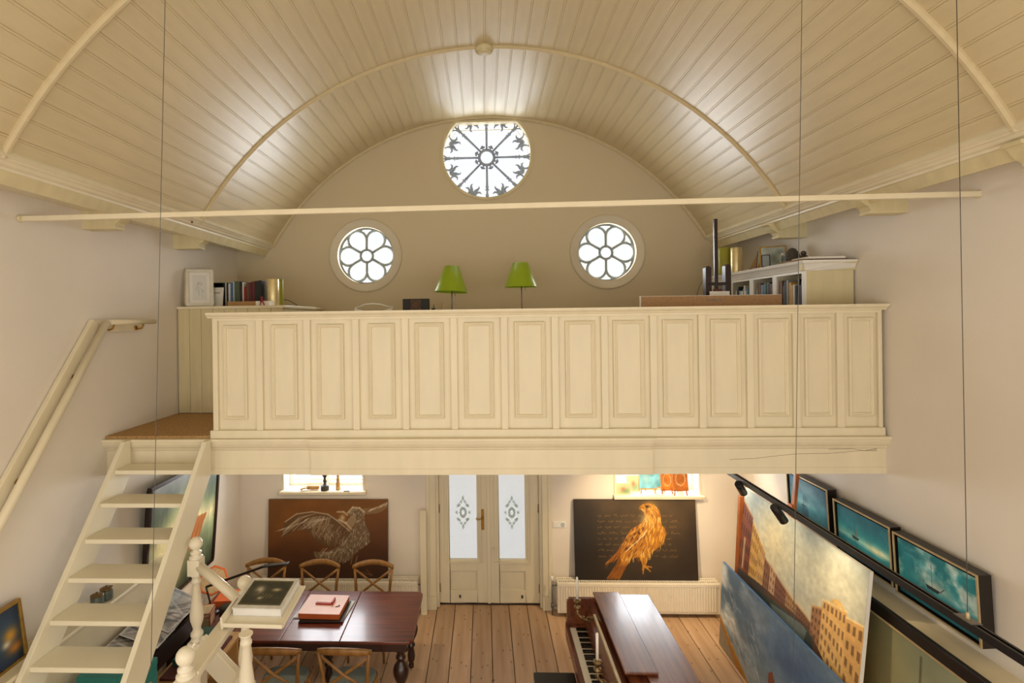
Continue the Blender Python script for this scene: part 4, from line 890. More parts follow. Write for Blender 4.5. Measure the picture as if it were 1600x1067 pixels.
# clutter at the stair end of the table
pb = thing('pattern_box', 'patterned keepsake box with red edges on the stair end of the table', 'box', at(307, 980, Z=Z0)+Vector((-.01, .06, 0)), (0, 0, .2))
MB().box((-.13, -.09, 0), (.13, .09, .1)).build('body', 'pattern_box', pb, local=True, bev=.002); MB().box((-.134, -.094, .1), (.134, .094, .14)).build('lid', 'pattern_box', pb, local=True, bev=.002)
mb = MB()
for s in (-1, 1):
    mb.box((-.136, s*.094-.003, .098), (.136, s*.094+.003, .104)); mb.box((s*.134-.003, -.094, .098), (s*.134+.003, .094, .104)); mb.box((-.136, s*.094-.003, .136), (.136, s*.094+.003, .142)); mb.box((s*.134-.003, -.094, .136), (s*.134+.003, .094, .142))
    for q in (-1, 1): mb.box((s*.134-.003, q*.094-.003, 0), (s*.134+.003, q*.094+.003, .14))
mb.build('edging', 'red', pb, local=True)
tag(MB().lathe([(.07, 0), (.075, .006), (.075, .08), (.07, .085), (.001, .085)], tuple(at(343, 968, Z=Z0)+Vector((.03, .1, 0))), 24).build('black_tin', 'black'), 'round black tin beside the patterned box on the table', 'tin')
ob = flat_box('orange_box', 'flat orange wooden box behind the black tin on the table', 'box', 366, 938, Z0, .34, .25, .06, 'orange', .1)
od = thing('octagonal_tray', 'octagonal flower-patterned tray leaning on the stair end of the table', 'tray', at(330, 950, Z=Z0)+Vector((-.12, .25, 0)), (-.75, 0, .3))
MB().lathe([(.15, 0), (.165, .012), (.155, .02), (.14, .008)], (0, 0, 0), 8, Matrix.Translation((0, 0, .16)) @ Matrix.Rotation(PI/2, 4, 'X')).build('rim', 'orange', od, local=True)
MB().lathe([(.14, 0), (.14, .009)], (0, 0, 0), 8, Matrix.Translation((0, -.002, .16)) @ Matrix.Rotation(PI/2, 4, 'X')).build('panel', 'pattern_box', od, local=True)
dl = thing('desk_lamp', 'slim dark desk lamp with long arm on the dining table', 'lamp', (-2.86, 5.55, TZ))
MB().lathe([(.08, 0), (.08, .015), (.02, .02)], (-2.86, 5.55, TZ), 20).build('base', 'black_metal', dl); q0 = Vector((-2.86, 5.55, TZ+.015)); q1 = at(322, 917, Y=5.4); q2 = at(415, 884, Y=5.3); q3 = at(451, 880, Y=5.28)
MB().tube([q0, q1], .009, 8).bar(q1, q2, .014, .022).build('arm', 'dark_wood', dl); MB().bar(q2-(q3-q2)*.1, q3, .06, .014).build('head', 'black_metal', dl, bev=.004)
tag(MB().box((0, 0, 0), (.18, .12, .03)).build('card_case', 'b_navy', None, loc=(-2.62, 5.86, TZ)), 'dark blue case on the table behind the ball finial', 'case')

# ================================================================== radiators and end wall things
def radiator(name, x0, x1, label, valve_left):
    r = thing(name, label, 'radiator', ((x0+x1)/2, 6.94, 0.0)); z0, z1 = .06, .44; y0, y1 = 6.885, 7.06
    n = int((x1-x0-.06)/.033); mb = MB(); pts = []
    for i in range(n):
        xa = x0+.03+i*.033
        pts += [(xa, y0+.012), (xa+.010, y0), (xa+.022, y0), (xa+.032, y0+.012)]
    poly = [(x0+.01, y0+.012)]+pts+[(x1-.01, y0+.012), (x1-.01, y0+.03), (x0+.01, y0+.03)]
    vs_ = [(a, b_, z0+.03) for a, b_ in poly]+[(a, b_, z1-.045) for a, b_ in poly]; k = len(poly)
    mb.add(vs_, [(i, (i+1) % k, k+(i+1) % k, k+i) for i in range(k)])
    mb.box((x0+.01, y0+.012, z0), (x1-.01, y0+.03, z0+.03)).box((x0+.01, y0+.004, z1-.045), (x1-.01, y0+.03, z1-.008)); mb.build('front_panel', 'radiator', r)
    MB().box((x0, y0+.004, z0), (x0+.01, y1, z1)).box((x1-.01, y0+.004, z0), (x1, y1, z1)).build('side_panel', 'radiator', r, bev=.002)
    MB().box((x0+.01, y1-.02, z0), (x1-.01, y1, z1-.02)).build('rear_panel', 'radiator', r)
    g_ = MB(); x = x0+.015
    while x < x1-.02: g_.box((x, y0+.03, z1-.012), (x+.012, y1-.02, z1-.002)); x += .024
    for y in (y0+.012, y1-.03, (y0+y1)/2): g_.box((x0+.01, y, z1-.014), (x1-.01, y+.018, z1))
    g_.build('top_grille', 'radiator', r)
    vx = x0-.06 if valve_left else x1+.05
    MB().tube([(vx, y0+.07, 0), (vx, y0+.07, z1+.0)], .008, 8).tube([(vx, y0+.07, z1-.06), (x0+.01 if valve_left else x1-.01, y0+.07, z1-.06)], .009, 8).tube([(vx, y0+.07, .12), (x0+.01 if valve_left else x1-.01, y0+.07, .12)], .009, 8).build('pipe', 'steel', r)
    pp = r.children[-1]
    MB().lathe([(.014, 0), (.02, .006), (.02, .05), (.014, .056)], (vx, y0+.07, z1+.0), 14).build('valve_head', 'white', pp); MB().lathe([(.018, 0), (.018, .05)], (vx, y0+.07, .1), 12).build('lower_valve', 'steel', pp)
    for x in (x0+.15, x1-.15): MB().box((x, y1-.03, 0), (x+.03, y1+.02, z0+.02)).build('bracket', 'radiator', r)
radiator('radiator', .885, 2.90, 'long cream panel radiator below the falcon painting', True); radiator('radiator', -2.95, -.885, 'long cream panel radiator below the winged bird painting', False)
wp = MB().box((-.848, 6.93, 0), (-.77, 6.955, 1.33)).build('white_plank', 'cream', bev=.003); tag(wp, 'tall cream plank leaning upright beside the front door', 'plank')
sw = thing('wall_socket', 'white wall socket with switch beside the front door', 'socket', (1.0, YB-.012, 1.1))
q = at(874, 819, Y=YB); MB().box((q.x-.085, YB-.012, q.z-.04), (q.x+.085, YB, q.z+.04)).build('plate', 'white', sw, bev=.003); MB().box((q.x-.07, YB-.018, q.z-.028), (q.x-.02, YB-.012, q.z+.028)).build('rocker', 'white', sw, bev=.002); MB().lathe([(.026, 0), (.026, .006), (.02, .004)], (0, 0, 0), 20, Matrix.Translation((q.x+.042, YB-.012, q.z)) @ Matrix.Rotation(PI/2, 4, 'X')).build('socket_cup', 'b_pale', sw)
# things on the left window sill
S = SILL['l']
def on_sill(px, Y=7.06): return at(px, 760, Y=Y).x
o = MB().lathe([(.055, 0), (.055, .06), (.045, .065), (.02, .075), (.015, .10), (.03, .115), (.014, .14), (.02, .17), (.055, .23), (.06, .25)], (on_sill(507), 7.08, S), 20).build('stone_urn', 'stone_dark'); tag(o, 'dark stone urn on the left window sill', 'urn')
o = MB().lathe([(.032, 0), (.03, .05), (.02, .14), (.014, .22)], (on_sill(527), 7.1, S), 16).build('turned_wood', 'light_wood'); tag(o, 'slender turned wooden piece on the window sill beside the stone urn', 'ornament')
o = MB().box((on_sill(538), 7.02, S), (on_sill(547), 7.05, S+.012)).build('tape_dispenser', 'b_grey'); tag(o, 'small grey strip lying on the window sill beside the turned wood', 'strip')
hn = thing('wooden_hand', 'carved wooden hand lying on the left window sill', 'ornament', (on_sill(480), 7.06, S)); x = on_sill(480)
MB().tube([(x+.15, 7.1, S+.03), (x+.05, 7.09, S+.032), (x-.01, 7.08, S+.03)], [.026, .03, .024], 12).build('palm', 'light_wood', hn)
for k in range(5): MB().tube([(x, 7.055+k*.014, S+.034), (x-.05, 7.045+k*.014, S+.03), (x-.095+.01*abs(k-2), 7.035+k*.014, S+.012)], [.01, .009, .007], 8).build('finger', 'light_wood', hn)
# miniature easels and canvases on the right window sill
S = SILL['r']
def mini_easel(px, Y, w_, h_, colA, colB, label, m, seed, rz=0, lift=.07, kind=0):
    x = at(px, 760, Y=Y).x; t = thing('miniature_easel', label+' on a little wooden easel', 'easel', (x, Y, S), (0, 0, rz))
    for s in (-1, 1): MB().bar((s*w_*.42, -.02, 0), (s*w_*.15, .035, h_+lift), .014, .012).build('leg', m, t, local=True)
    MB().bar((0, .11, 0), (0, .035, h_*.8), .012, .012).build('leg', m, t, local=True); MB().box((-w_*.5, -.028, lift-.014), (w_*.5, .0, lift)).build('tray', m, t, local=True)
    a = Art(30, 24, colA); a.mottle(.25, 3, 3, seed)
    if kind: 
        for t_ in np.linspace(0, 2*PI, 15): a.line([(.5+.28*math.cos(t_), .45+.3*math.sin(t_)), (.5+.33*math.cos(t_+.35), .45+.34*math.sin(t_+.35))], .02, colB, .8)
    else: a.glow(.4, .5, .25, .2, colB, .8)
    cv_ = thing('miniature_canvas', label+' standing on its little easel', 'canvas', (x, Y-.024, S+lift), (-.15, 0, rz)); MB().box((-w_/2, .002, 0), (w_/2, .012, h_)).build('panel', 'linen', cv_, local=True); canvas_mesh('painting', a, w_, h_, 'paint_matte', cv_, Matrix.Translation((0, .001, 0)))
mini_easel(1012, 7.14, .22, .24, '7cc3da', 'a9d8e4', 'pale blue miniature painting', 'light_wood', 5); mini_easel(1030, 7.2, .14, .22, '62b4d2', '8fcfe0', 'smaller blue miniature painting', 'light_wood', 6)
mini_easel(1042, 7.13, .16, .22, 'c1701f', 'e8d8b8', 'orange miniature painting with a wreath', 'easel_wood', 7, 0, .055, 1); mini_easel(1063, 7.06, .19, .24, 'b5651a', 'e8dcc0', 'rust miniature painting with a pale ring', 'easel_wood', 8, 0, .075, 1)
def mini_canvas(px, Y, w_, h_, cA, cB, label, seed):
    x = at(px, 760, Y=Y).x; a = Art(24, 24, cA); a.glow(.65, .7, .4, .35, cB, .8); a.glow(.5, .55, .12, .16, 'c9694a', .8); t = thing('miniature_canvas', label, 'canvas', (x, Y, S), (-.12, 0, 0))
    MB().box((-w_/2, .001, 0), (w_/2, .02, h_)).build('panel', 'linen', t, local=True); canvas_mesh('painting', a, w_, h_, 'paint_matte', t)
mini_canvas(974, 7.1, .18, .135, 'd8c69c', '5f8a66', 'small green and cream flower painting on the right window sill', 3); mini_canvas(990, 7.22, .16, .2, 'cfc39c', '6a9a7c', 'taller green flower painting behind the small one', 4)
o = MB().box((-.035, 0, 0), (.035, .004, .06)).build('price_card', 'paper', None, local=True, loc=(at(1064, 766, Y=7.03).x, 7.03, S), rot=(-.25, 0, 0)); tag(o, 'small white card below the rust miniature painting', 'card')

# ================================================================== piano
pn = thing('upright_piano', 'small walnut upright piano with open keyboard and folded lid', 'piano', (1.2, 4.75, 0))
y0, y1 = 4.02, 5.50; xb, xf, xk = 1.60, 1.06, .80
MB().box((xf+.03, y0+.03, .06), (xb-.01, y1-.03, .975)).build('case', 'walnut', pn, bev=.004)
for ya, yb in ((y0, y0+.03), (y1-.03, y1)):
    MB().prism([(xb, 0), (xf, 0), (xf, .5), (xk, .56), (xk-.02, .60), (xk-.02, .74), (xk-.005, .76), (xk-.005, .955), (xk+.02, .985), (xf, .985), (xb, .985)], ya, yb, 'y').build('end_cheek', 'walnut', pn, bev=.005)
kb = MB().box((xk-.02, y0+.03, .58), (xf+.03, y1-.03, .66)).build('key_bed', 'walnut', pn, bev=.004); MB().box((xk-.025, y0+.03, .655), (xk+.012, y1-.03, .715)).build('key_slip', 'walnut', pn, bev=.004)
ky = y0+.09; nk = 52; kw = (y1-.09-ky)/nk
wk = None
for i in range(nk):
    if wk is None: wk = o = MB().box((0, .0006, 0), (.15, kw-.0006, .022)).build('white_key', 'key_white', kb, local=True)
    else: o = wk.copy(); COL.objects.link(o)
    o.location = Vector((xk+.014, ky+i*kw, .70))-pn.location
bk_ = None
for i in range(nk-1):
    if i % 7 in (2, 6): continue
    if bk_ is None: bk_ = o = MB().box((0, -.006, 0), (.095, .006, .014)).build('black_key', 'key_black', kb, local=True)
    else: o = bk_.copy(); COL.objects.link(o)
    o.location = Vector((xk+.068, ky+(i+1)*kw, .722))-pn.location
MB().box((xk+.012, y0+.03, .66), (xf+.03, ky, .73)).box((xk+.012, y1-.09, .66), (xf+.03, y1-.03, .73)).build('key_block', 'walnut', pn, bev=.003)
# curved fallboard and music panel
fb = [(xk+.165, .725), (xk+.17, .78), (xk+.19, .85), (xk+.225, .91), (xk+.26, .945), (xk+.28, .945), (xk+.245, .90), (xk+.205, .84), (xk+.185, .78), (xk+.18, .725)]
MB().prism(fb, y0+.032, y1-.032, 'y').build('fallboard', 'walnut', pn); MB().box((xf-.06, y0+.2, .945), (xf-.035, y1-.3, .975)).build('music_ledge', 'champagne', pn, bev=.003)
MB().box((xf+.17, y0-.015, .985), (xb+.015, y1+.015, 1.005)).build('rear_lid', 'walnut', pn, bev=.006)
MB().box((xf+.0, 4.27, 1.006), (xf+.26, y1+.015, 1.028)).build('folded_lid', 'walnut', pn, bev=.006)
MB().box((xf+.03, y0-.0, .965), (xf+.17, y1, .984)).build('inner_rail', 'walnut', pn)
for y in (4.45, 4.9, 5.3): MB().lathe([(.006, -.03), (.006, .03)], (0, 0, 0), 8, Matrix.Translation((xf+.258, y, 1.018)) @ Matrix.Rotation(PI/2, 4, 'X')).build('hinge', 'aged_brass', pn)
def sconce(y, lbl):
    X0, Z0 = xf-.045, .93; xc = xk+.05
    pts = [(X0+.02, y, Z0), (X0-.03, y, Z0+.02), (X0-.06, y-.02, Z0-.01), (X0-.09, y-.03, Z0+.02), (xc+.03, y-.01, Z0+.03), (xc, y, Z0+.06), (xc, y, Z0+.12)]
    sc = MB().tube(pts, [.012, .016, .011, .014, .011, .012, .01], 10).build('candle_sconce', 'aged_brass', pn)
    for k, p in enumerate(((X0-.045, y-.03, Z0+.02), (X0-.1, y-.05, Z0+.04), (xc+.02, y+.02, Z0+.04))): MB().tube([p, (p[0]-.015, p[1]-.01, p[2]+.025), (p[0]-.03, p[1], p[2]+.02), (p[0]-.022, p[1]+.006, p[2])], .007, 8).build('scroll', 'aged_brass', sc)
    MB().lathe([(.012, .10), (.03, .115), (.033, .125), (.012, .13), (.018, .15), (.034, .175), (.036, .185), (.014, .188), (.014, .199)], (xc, y, Z0), 18).build('drip_pan', 'aged_brass', sc)
    cd = MB().lathe([(.0115, 0), (.0115, .195), (.006, .205), (.001, .206)], (xc, y, Z0+.20), 14).build('candle', 'candle'); tag(cd, 'white candle in the brass sconce '+lbl, 'candle')
sconce(5.18, 'at the far end of the piano'); sconce(4.27, 'at the near end of the piano')
bn = thing('piano_bench', 'black upholstered piano bench beside the keyboard', 'bench', (.62, 4.7, 0)); 
MB().box((.42, 4.3, .44), (.80, 5.08, .50)).build('seat', 'black', bn, bev=.012)
for x in (.45, .77):
    for y in (4.33, 5.05): MB().box((x-.018, y-.018, 0), (x+.018, y+.018, .44)).build('leg', 'black', bn)
MB().lathe([(.012, 0), (.012, .05)], (0, 0, 0), 10, Matrix.Translation((.7, 5.075, .43)) @ Matrix.Rotation(-PI/2, 4, 'X')).build('knob', 'black', bn)
# ================================================================== paintings
def norm(pts, x0, x1, y0, y1): return [((x-x0)/(x1-x0), (y-y0)/(y1-y0)) for x, y in pts]
RA = random.Random(11)
def plain_canvas(name, label, W, H, art, loc, rot, edge='linen', th=.03):
    t = thing(name, label, 'painting', loc, rot); canvas_mesh('canvas', art, W, H, 'paint', t)
    MB().box((-W/2, .0015, 0), (W/2, th, H)).build('stretcher', edge, t, local=True); return t
# --- brown canvas with winged bird
A = Art(250, 160, '6b3f10'); A.grad([(0, '74460f'), (.5, '66390d'), (1, '3c1f0a')]); A.glow(.25, .2, .35, .3, '7d4c12', .6); A.glow(.9, .9, .4, .4, '3a1d0a', .6); A.mottle(.14, 4, 5, 3)
nb = lambda p: norm(p, 8, 1072, 268, 970)
wing = nb([(120, 560), (160, 470), (260, 400), (400, 378), (540, 400), (640, 450), (745, 550), (700, 640), (560, 700), (440, 645), (360, 545), (250, 540), (140, 615)])
body = nb([(720, 380), (760, 340), (830, 350), (870, 380), (860, 450), (915, 580), (900, 660), (800, 730), (740, 800), (660, 830), (540, 800), (430, 790), (415, 730), (520, 745), (640, 680), (720, 600), (750, 540), (790, 470)])
w2 = nb([(820, 360), (880, 345), (980, 345), (1060, 285), (1068, 340), (1010, 380), (960, 395), (870, 400)])
A.poly(wing, '5f4428', .85); A.poly(body, '6f5a42', .9); A.poly(w2, '84694a', .8)
P = lambda x, y: nb([(x, y)])[0]
for i in range(34):      # flight feathers
    t = i/33; bx_, by_ = 560-t*300, 430-40*math.sin(t*PI)+t*30; ln = 130-60*t; an = 2.0+.6*t
    if t > .5: ln = 150; an = 2.45
    p0 = P(bx_+RA.uniform(-8, 8), by_+40*t); p1 = P(bx_+ln*math.cos(an)-70*t, by_+ln*math.sin(an)); mid = ((p0[0]+p1[0])/2+.012, (p0[1]+p1[1])/2+.01)
    A.line([p0, mid, p1], .0035, RA.choice(['c7b49a', 'b39c80', '9c8163', 'd6c8b2']), .75, .0015)
for i in range(70):
    t = RA.random(); x = 400+330*t; y = 520+150*t*RA.random()+60*RA.random(); A.line([P(x, y-25), P(x-18, y+5), P(x-10, y+28)], .0025, RA.choice(['b8a386', '9c8266', '7d6144', 'cdbda4']), .6)
for i in range(7): A.line([P(130+i*16, 600-i*12), P(190+i*22, 510-i*14), P(290+i*24, 420-i*4)], .005, 'b9a284', .7, .002)
A.line([P(160, 470), P(260, 400), P(400, 380), P(540, 402), P(620, 455), P(735, 550)], .006, 'cdbda2', .8)
for i in range(40):
    t = i/39; x = 300+t*400; y = 430+t*90; A.line([P(x, y), P(x-30, y+40), P(x-20, y+75)], .0022, RA.choice(['8a6d4c', 'a58b6b', 'c7b49a', '3c230f']), .7)
for i in range(14): A.line([P(120+i*22, 570-i*4+RA.uniform(-6, 6)), P(190+i*22, 500-i*3), P(260+i*22, 440)], .003, RA.choice(['d6c8b2', 'b39c80', '5d4226']), .8)
for i in range(800):
    x, y = RA.uniform(430, 910), RA.uniform(340, 825); u, v = P(x, y)
    inside = False; n = len(body)
    for k in range(n):
        (xa, ya), (xb_, yb_) = body[k], body[(k+1) % n]
        if (ya > v) != (yb_ > v) and u < (xb_-xa)*(v-ya)/(yb_-ya)+xa: inside = not inside
    if inside: a_ = RA.uniform(1.2, 2.2); A.line([(u, v), (u+.014*math.cos(a_), v+.024*math.sin(a_))], .0022, RA.choice(['d9cbb3', 'c2b095', 'a88f70', 'e3d8c4', '6d5237']), .7)
A.poly(nb([(740, 420), (790, 395), (785, 480), (755, 520), (700, 470)]), '9c8a6a', .8); A.line([P(640, 450), P(700, 480), P(745, 530)], .012, 'd8cab2', .75); A.line([P(625, 380), P(680, 380), P(715, 410)], .009, 'cbb99d', .8); A.glow(*P(670, 432), .022, .04, 'cdbb9c', .85)
A.line([P(715, 390), P(760, 340), P(820, 345), P(860, 380)], .009, 'd6c8b0', .75)
for i in range(26): x = 860+RA.random()*200; A.line([P(x, 390-(x-860)*.35), P(x+25, 372-(x-860)*.42)], .003, RA.choice(['cbb99d', 'a88f70', 'e0d3bd']), .7)
for i in range(24): x = 420+RA.random()*230; A.line([P(x, 790-RA.random()*60), P(x+40, 740-RA.random()*40)], .003, RA.choice(['b8a386', 'd9cbb3', '8a6d4c']), .7)
for x in (760, 800): A.line([P(x, 770), P(x-15, 840)], .006, '8f7657', .8)
A.line([P(440, 880), P(400, 930), P(430, 950)], .004, '241006', .8); A.line([P(830, 910), P(930, 940), P(880, 890)], .006, '8d6a42', .6)
plain_canvas('bird_painting', 'brown painting of a white bird with one raised wing on the radiator', 1.575, 1.0, A, (-2.065, 6.975, .442), (-.065, 0, 0), 'b_brown')
# --- dark canvas with golden falcon and handwriting
F_ = Art(270, 174, '3a2c1d'); F_.grad([(0, '4a3a26'), (.5, '40321f'), (1, '2e2215')]); F_.glow(.02, .6, .22, .8, '17110c', .9); F_.glow(.75, .15, .3, .3, '5d4a30', .5); F_.glow(1.0, .7, .2, .6, '2a1c10', .6); F_.mottle(.2, 5, 7, 13)
nf = lambda p: norm(p, 85, 1450, 118, 1000); P = lambda x, y: nf([(x, y)])[0]
for r in range(8):      # lines of faded handwriting
    y = 300+r*63; x = 350
    while x < 1180:
        wlen = RA.uniform(40, 110); pts = []
        for k in range(int(wlen/6)): pts.append(P(x+k*6, y+RA.uniform(-11, 9)-(14 if RA.random() < .12 else 0)))
        if len(pts) > 1: F_.line(pts, .0016, 'a07a3e', .6)
        x += wlen+RA.uniform(14, 26)
tail = nf([(640, 560), (560, 690), (430, 810), (420, 830), (500, 800), (580, 760), (540, 830), (430, 985), (575, 985), (660, 850), (740, 740), (800, 640)])
fal = nf([(815, 225), (830, 195), (860, 172), (920, 162), (985, 175), (1040, 230), (1060, 300), (1065, 400), (1100, 440), (1108, 500), (1085, 580), (1010, 650), (940, 700), (900, 760), (870, 850), (845, 850), (800, 745), (700, 770), (610, 800), (590, 760), (600, 650), (660, 540), (720, 450), (850, 370), (885, 310), (870, 255), (845, 235)])
F_.poly(tail, '8f5312', .95); F_.poly(fal, 'b57420', .97)
FM = F_.poly(fal, 'c4801f', .0); FT = F_.poly(tail, '8f5312', .0)
F_.glow(*P(905, 350), .045, .08, 'ecd09a', .7); F_.glow(*P(940, 210), .05, .07, 'e3ab4c', .7)
base = F_.a.copy()
def fstroke(x, y, dx, dy, wd, c, al): F_.line([P(x, y), P(x+dx*.5+3, y+dy*.5), P(x+dx, y+dy)], wd, c, al, wd*.4)
for i in range(650):
    x, y = RA.uniform(600, 1105), RA.uniform(170, 850); u, v = P(x, y); j, k = int(v*174), int(u*270)
    if FM[min(173, j), min(269, k)]:
        if y < 300: fstroke(x, y, 18, 26, .0042, RA.choice(['f6d284', '9a5814', 'e3a23a', '6f3a0c', 'fbe6bc']), .7)
        elif x < 880 and y < 680: fstroke(x, y, -22, 34, .0052, RA.choice(['5a2c08', 'eab04e', 'b06e1c', '3a1c06', 'f0c26a']), .7)
        else: fstroke(x, y, RA.uniform(-26, 4), 56, .0046, RA.choice(['fbc957', 'b0660f', 'e29a1e', '7d440a', 'ffdf8c']), .65)
for i in range(110):
    x, y = RA.uniform(430, 780), RA.uniform(600, 980); u, v = P(x, y)
    if FT[min(173, int(v*174)), min(269, int(u*270))]: fstroke(x, y, -36, 56, .0035, RA.choice(['5a2f08', 'a8651a', 'd08e34', '3f1f06']), .7)
F_.line([P(895, 455), P(860, 510), P(770, 590), P(655, 690)], .006, 'f6e2b6', .95, .003)
for i in range(30): x = 870-RA.random()*230; y = 440+(870-x)*.75+RA.uniform(-50, 20); fstroke(x, y, -14, 18, .005, '4a240a', .7)
F_.line([P(815, 235), P(838, 210), P(870, 212)], .007, '6b4a22', .9, .003); F_.glow(*P(910, 198), .013, .017, '1c1008', 1.0); F_.line([P(880, 190), P(950, 195)], .003, '3a200c', .8); F_.line([P(900, 215), P(905, 260)], .006, '5a3210', .7)
for dx, dy in ((85, 10), (70, 55), (-10, 80), (40, 30)): F_.line([P(850, 845), P(850+dx*.6, 845+dy*.4), P(850+dx, 845+dy)], .009, 'c9862a', .95, .005)
F_.line([P(1080, 440), P(1105, 500), P(1060, 590), P(980, 660)], .012, 'a86a1c', .7, .004)
plain_canvas('falcon_painting', 'dark painting of a golden falcon over faded handwriting', 1.54, 1.0, F_, (1.895, 6.97, .442), (-.075, 0, 0), 'b_black')
# --- canal painting on the easel
C_ = Art(250, 170, 'cfcbb8'); C_.grad([(0, '9fb0b2'), (.25, 'b6bdb2'), (.5, 'cdc7ac'), (.62, 'd2c39c'), (1, '6d5a45')]); C_.glow(.32, .25, .16, .25, 'e8d8a8', .8); C_.glow(.8, .2, .3, .25, 'd9d2b4', .6); C_.mottle(.12, 4, 5, 21); C_.glow(.55, .45, .15, .1, 'a7b0ac', .5)
C_.poly([(0, .70), (.3, .66), (.68, .625), (.72, .66), (1, 1.0), (0, 1.0)], '6b4a33'); C_.poly([(.0, .74), (.3, .70), (.62, .64), (.70, .66), (.74, .86), (.80, 1), (.05, 1)], '3d4641', 1); C_.poly([(.35, .72), (.62, .65), (.66, .66), (.62, .85), (.5, .9)], '7f8b88', .7)
C_.poly([(0, .66), (.3, .62), (.68, .60), (.70, .635), (.3, .70), (0, .78)], '5d4030', .9)
def row(u0, u1, t0, t1, b0, b1, wall, dark, nwin, nflo, trim=None):
    C_.poly([(u0, t0), (u1, t1), (u1, b1), (u0, b0)], wall)
    for k in range(nwin):
        for f in range(nflo):
            a_ = (k+.22)/nwin; b_ = (k+.72)/nwin; g0 = (f+.25)/nflo; g1 = (f+.75)/nflo
            L_ = lambda a, g: (u0+(u1-u0)*a, (t0+(t1-t0)*a)*(1-g)+(b0+(b1-b0)*a)*g)
            C_.poly([L_(a_, g0), L_(b_, g0), L_(b_, g1), L_(a_, g1)], dark, .85)
    if trim: C_.line([(u0, t0), (u1, t1)], .006, trim, .9)
row(0, .12, .11, .20, .70, .68, '7f4630', '4d2a20', 5, 4, 'c9a06a'); row(.12, .20, .22, .31, .68, .665, 'd8a858', '8f6436', 4, 4, 'f3d690'); row(.20, .27, .31, .385, .665, .655, 'd3a867', '94703f', 4, 3, 'f6dfa0')
row(.27, .33, .43, .46, .655, .648, '8a5f48', '5c3d2e', 3, 3, 'b98a5a'); row(.33, .38, .44, .475, .648, .645, 'bf9a76', '75543f', 2, 3, 'd6b080'); row(.38, .48, .48, .525, .645, .635, '7d5340', '523429', 6, 3, 'b98a60'); row(.48, .57, .52, .555, .635, .628, 'a88258', '6e4e38', 5, 2, 'd0a870'); row(.57, .68, .55, .585, .628, .622, '7d5640', '593a28', 6, 2, 'c79a64')
C_.poly([(.0, .70), (.31, .655), (.31, .69), (0, .76)], '4a4038', .9)
row(.68, .75, .47, .43, .66, .70, 'a67a55', '644631', 3, 4, 'd6a868'); row(.75, .90, .37, .325, .70, .86, 'e0b470', '84623e', 6, 5, 'f7e2a8'); row(.90, 1.0, .36, .33, .86, .99, 'd4a663', '765636', 3, 5, 'f5dca0')
C_.poly([(.79, .355), (.825, .30), (.86, .30), (.89, .33)], 'e6c077'); C_.line([(.70, .665), (.76, .74), (.85, .86), (.97, 1.0)], .012, '5a3d28', .9)
C_.line([(.05, .42), (.05, .66)], .012, 'd6c8a0', .8); C_.mottle(.1, 30, 40, 5)
CH = 1.28; tl = math.atan2(.13, 1.27); cpy0, cpy1 = 4.215, 6.225
plain_canvas('canal_painting', 'large painting of sunlit canal houses standing on the wooden easel', cpy1-cpy0, CH, C_, (2.762, (cpy0+cpy1)/2, 1.85-CH*math.cos(tl)), (-tl, 0, -PI/2-.015), 'paper', .03)
ea = thing('studio_easel', 'tall orange-brown wooden studio easel behind the canal painting', 'easel', (3.0, 5.5, 0)); zc_ = 1.85-CH
MB().bar((2.83, 5.42, .2), (3.05, 5.42, 2.5), .05, .03, (1, 0, 0)).build('mast', 'easel_wood', ea, bev=.003)
MB().box((2.955, 5.385, 1.82), (2.995, 5.455, 1.94)).build('top_clamp', 'easel_wood', ea, bev=.004)
MB().bar((2.80, 6.28, 0), (2.90, 6.28, 1.74), .05, .07, (1, 0, 0)).build('upright', 'easel_wood', ea, bev=.003); MB().bar((2.86, 5.0, 0), (2.93, 5.0, 1.5), .03, .05, (1, 0, 0)).build('upright', 'easel_wood', ea, bev=.003)
MB().box((2.735, 4.9, zc_-.04), (2.87, 6.3, zc_-.003)).build('tray', 'easel_wood', ea, bev=.003)
MB().box((2.84, 5.0, .28), (2.87, 6.28, .36)).build('crossbar', 'easel_wood', ea); MB().box((2.75, 5.37, 0), (3.2, 5.47, .07)).bar((2.845, 5.42, .03), (2.845, 5.42, .25), .05, .05).build('foot', 'easel_wood', ea)
# --- blue sea painting in front of it
B1 = Art(230, 110, '5e88ad'); B1.grad([(0, '647f96'), (.35, '5a7792'), (.6, '738c9f'), (1, '8c9ca4')])
nz = vnoise(110, 230, 4, 6, 31); B1.blend((nz-.44)*4*np.clip(1.15-B1.U*2.0, 0, 1), 'd3dadd'); B1.blend((vnoise(110, 230, 5, 9, 77)-.5)*1.6, '8aa0b0'); B1.mottle(.15, 5, 8, 33); B1.glow(.75, .3, .3, .3, '46679a', .5)
for i in range(60): u, v = RA.random()*.42, .25+RA.random()*.55; B1.line([(u, v), (u+.03, v+.10*RA.random())], .004, RA.choice(['e8ebea', 'c3d0d8', '8fa6b6', '48606f']), .6)
B1.poly([(0, .66), (.14, .82), (.34, 1), (0, 1)], 'a87426'); B1.poly([(0, .72), (.08, .82), (.2, 1), (0, 1)], '8f8a80', .9); B1.line([(0, .66), (.14, .82), (.34, 1)], .008, 'c98e2e', .9)
for pts, c in (([(.50, 1), (.51, .62), (.54, .57), (.58, .70), (.60, 1)], '8a4a2c'), ([(.60, 1), (.63, .78), (.68, .84), (.70, 1)], '9c5a34'), ([(.7, 1), (.71, .86), (.76, .9), (.8, 1)], '6f3a24')): B1.poly(pts, c, .95)
B1.line([(.70, .85), (.715, .45)], .003, '7a3f26', .9); B1.mottle(.08, 25, 40, 35)
tl = math.atan2(.05, .93)
